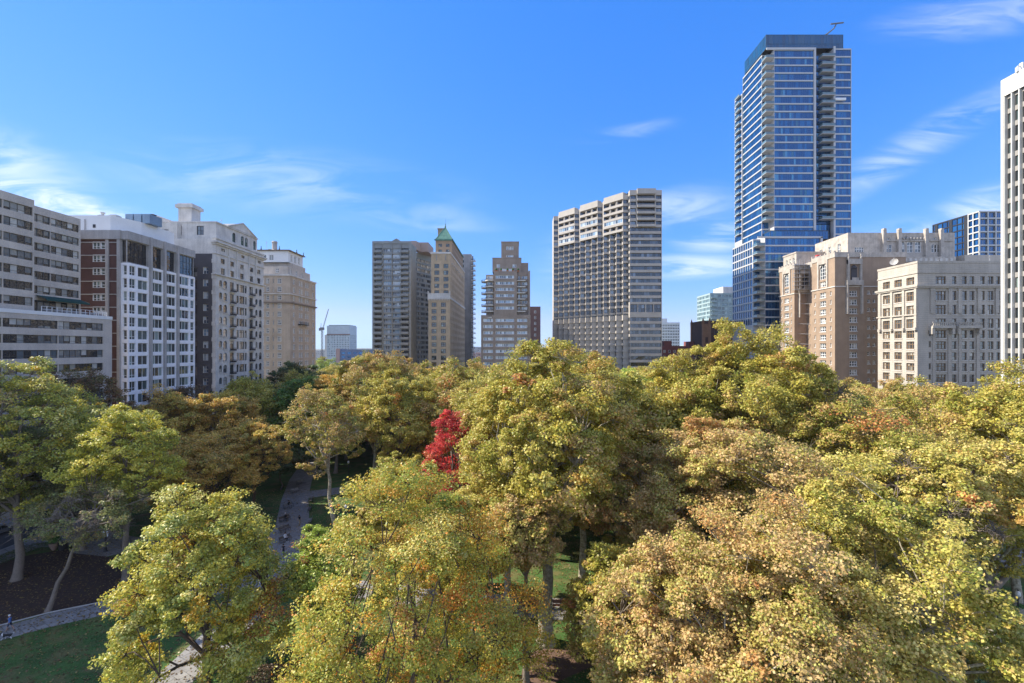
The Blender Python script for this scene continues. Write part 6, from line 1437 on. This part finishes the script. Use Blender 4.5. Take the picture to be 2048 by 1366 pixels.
# ------------------------------------------------------------ cars
tyre = mat('tyre', (.015, .015, .015), .9); rim = mat('wheel_rim', (.4, .4, .42), .3, metallic=.7); cglass = mat('car_glass', (.015, .02, .025), .05, spec=1.0); tail = mat('tail_lamp', (.35, .02, .02), .2); headl = mat('head_lamp', (.7, .72, .75), .15)
CARM = {}
def car(label, x, y, rz, color, group='cars parked along the street on the left', suv=False):
    paint = mat('car_paint_%02d' % len(CARM), color, .25, .02, spec=.8, metallic=.3); CARM[label] = paint
    t = thing('parked_car', label, 'car', (x, y, -.13), group, rz)
    hr = 1.68 if suv else 1.44; W = .90
    # side profile (y along the car, z), lofted across the width with tumblehome
    low = [(-2.25, .35), (-2.28, .62), (-2.12, .80), (-1.15, .93), (1.45, .97), (2.18, .90), (2.26, .60), (2.22, .34)]
    cabin = [(-1.15, .93), (-.50, hr - .06), (.10, hr), (.95, hr - .03), (1.55 if not suv else 2.0, .97)]
    mb = MB()
    def loft(prof, ws, m=0):
        n = len(prof); 
        for i in range(n - 1):
            (ya, za), (yb, zb_) = prof[i], prof[i + 1]; wa, wb = ws(ya, za), ws(yb, zb_)
            mb.poly([(-wa, ya, za), (wa, ya, za), (wb, yb, zb_), (-wb, yb, zb_)], m)
        for s in (-1, 1): mb.poly([(s * ws(a, b_), a, b_) for a, b_ in prof][::s], m)
    wl_ = lambda a, z: W - (.10 if abs(a) > 2.1 else 0) - (.03 if z > .85 else 0)
    loft(low + [low[0]], wl_); 
    wc_ = lambda a, z: W - .05 if z < 1.0 else W - .22
    loft(cabin, wc_); mb.build('body', [paint], t, org=(0, 0, 0))
    gl_ = MB()
    def q(pts): gl_.poly(pts, 0)
    zt_, zb_ = hr - .13, 1.0
    for s in (-1, 1):
        e = .012; X0_ = (W - .05 + e) * s; X1_ = (W - .20 + e) * s
        q([(X0_, -.98, zb_), (X0_, .12, zb_), (X1_, .10, zt_), (X1_, -.50, zt_)]); q([(X0_, .20, zb_), (X0_, 1.28, zb_), (X1_, .92, zt_), (X1_, .18, zt_)])
    q([(-.74, -1.12, .985), (.74, -1.12, .985), (.60, -.55, hr - .08), (-.60, -.55, hr - .08)]); yb2 = 1.55 if not suv else 2.0
    q([(-.74, yb2 + .0, 1.01), (.74, yb2 + .0, 1.01), (.60, 1.02 if not suv else 1.35, hr - .04), (-.60, 1.02 if not suv else 1.35, hr - .04)])
    gl_.build('window', [cglass], t, org=(0, 0, 0))
    for sx in (-1, 1):
        for yy in (-1.42, 1.38):
            k = MB(); n = 16
            for (r0, r1, xx0, xx1, m_) in ((.33, .33, sx * .70, sx * .92, 0), (.20, .20, sx * .915, sx * .93, 1)):
                ra = [(xx0, yy + r0 * math.cos(2 * math.pi * i / n), .33 + r0 * math.sin(2 * math.pi * i / n)) for i in range(n)]; rb_ = [(xx1, a[1], a[2]) for a in ra]
                for i in range(n): k.poly([ra[i], ra[(i + 1) % n], rb_[(i + 1) % n], rb_[i]], m_)
                k.poly(rb_, m_)
            k.build('wheel', [tyre, rim], t, org=(0, 0, 0))
    for s in (-1, 1):
        k = MB(); k.box(s * .62 - .14, s * .62 + .14, -2.29, -2.2, .60, .72); k.build('headlight', [headl], t, org=(0, 0, 0)); k = MB(); k.box(s * .62 - .14, s * .62 + .14, 2.2, 2.275, .64, .78); k.build('tail_light', [tail], t, org=(0, 0, 0))
        k = MB(); k.box(s * .93 - .07, s * .93 + .07, -.92, -.80, .98, 1.10); k.build('side_mirror', [paint], t, org=(0, 0, 0))
    return t
cars = [(-87.2, 83.0, (.03, .055, .11), 'dark blue sedan parked beyond the young street tree', False), (-87.4, 94, (.35, .36, .38), 'silver car glimpsed through the shaded crowns', True), (-87.3, 100.5, (.55, .56, .58), 'white car parked behind the silver one', False),
        (-87.4, 107, (.03, .03, .035), 'black car parked fourth along the shaded street', True), (-81.3, 99, (.25, .32, .42), 'pale blue car parked on the near kerb', False), (-81.4, 112, (.5, .5, .5), 'light grey car on the near kerb behind the pale blue one', False), (-87.3, 76, (.32, .33, .35), 'grey car at the left edge of the street', True), (-87.3, 114, (.28, .05, .05), 'dark red car farthest along the shaded street', False)]
for (x, y, c, lb, s) in cars: car(lb, x, y, math.pi if x < -85 else 0, c, suv=s)
# fallen leaves on lawn and mulch
rng = np.random.RandomState(4); n = 70000
P = np.c_[rng.uniform(-72, 70, n), rng.uniform(34, 100, n), rng.uniform(.03, .06, n)]
N_ = rng.normal(size=P.shape) * .25 + np.array([0, 0, 1]); N_ /= np.linalg.norm(N_, axis=1)[:, None]
K = rng.choice(4, n); cc = np.array([(.30, .20, .08), (.22, .13, .06), (.36, .28, .10), (.16, .10, .05)])[K] * rng.uniform(.6, 1.2, (n, 1))
o = bpy.data.objects.new('fallen_leaves', leaf_mesh('fallen_leaves', P.astype(np.float32), N_.astype(np.float32), rng.uniform(.12, .27, n).astype(np.float32), cc, rng)); COL.objects.link(o); tag(o, 'scattered brown fallen leaves on the lawns and mulch bed', 'leaves', kind='stuff')
# ------------------------------------------------------------ air
mb = MB(); mb.box(-5600, 5600, -400, 4600, -1.4, 205)
hm = bpy.data.materials.new('haze_air'); hm.use_nodes = True; nt = hm.node_tree; nt.nodes.remove(nt.nodes['Principled BSDF'])
pv = nt.nodes.new('ShaderNodeVolumePrincipled'); pv.inputs['Density'].default_value = .00006; pv.inputs['Color'].default_value = (.80, .88, 1.0, 1); nt.links.new(pv.outputs[0], nt.nodes['Material Output'].inputs['Volume'])
tag(mb.build('haze', hm), 'thin pale blue haze in the air over the city', 'haze', kind='stuff')
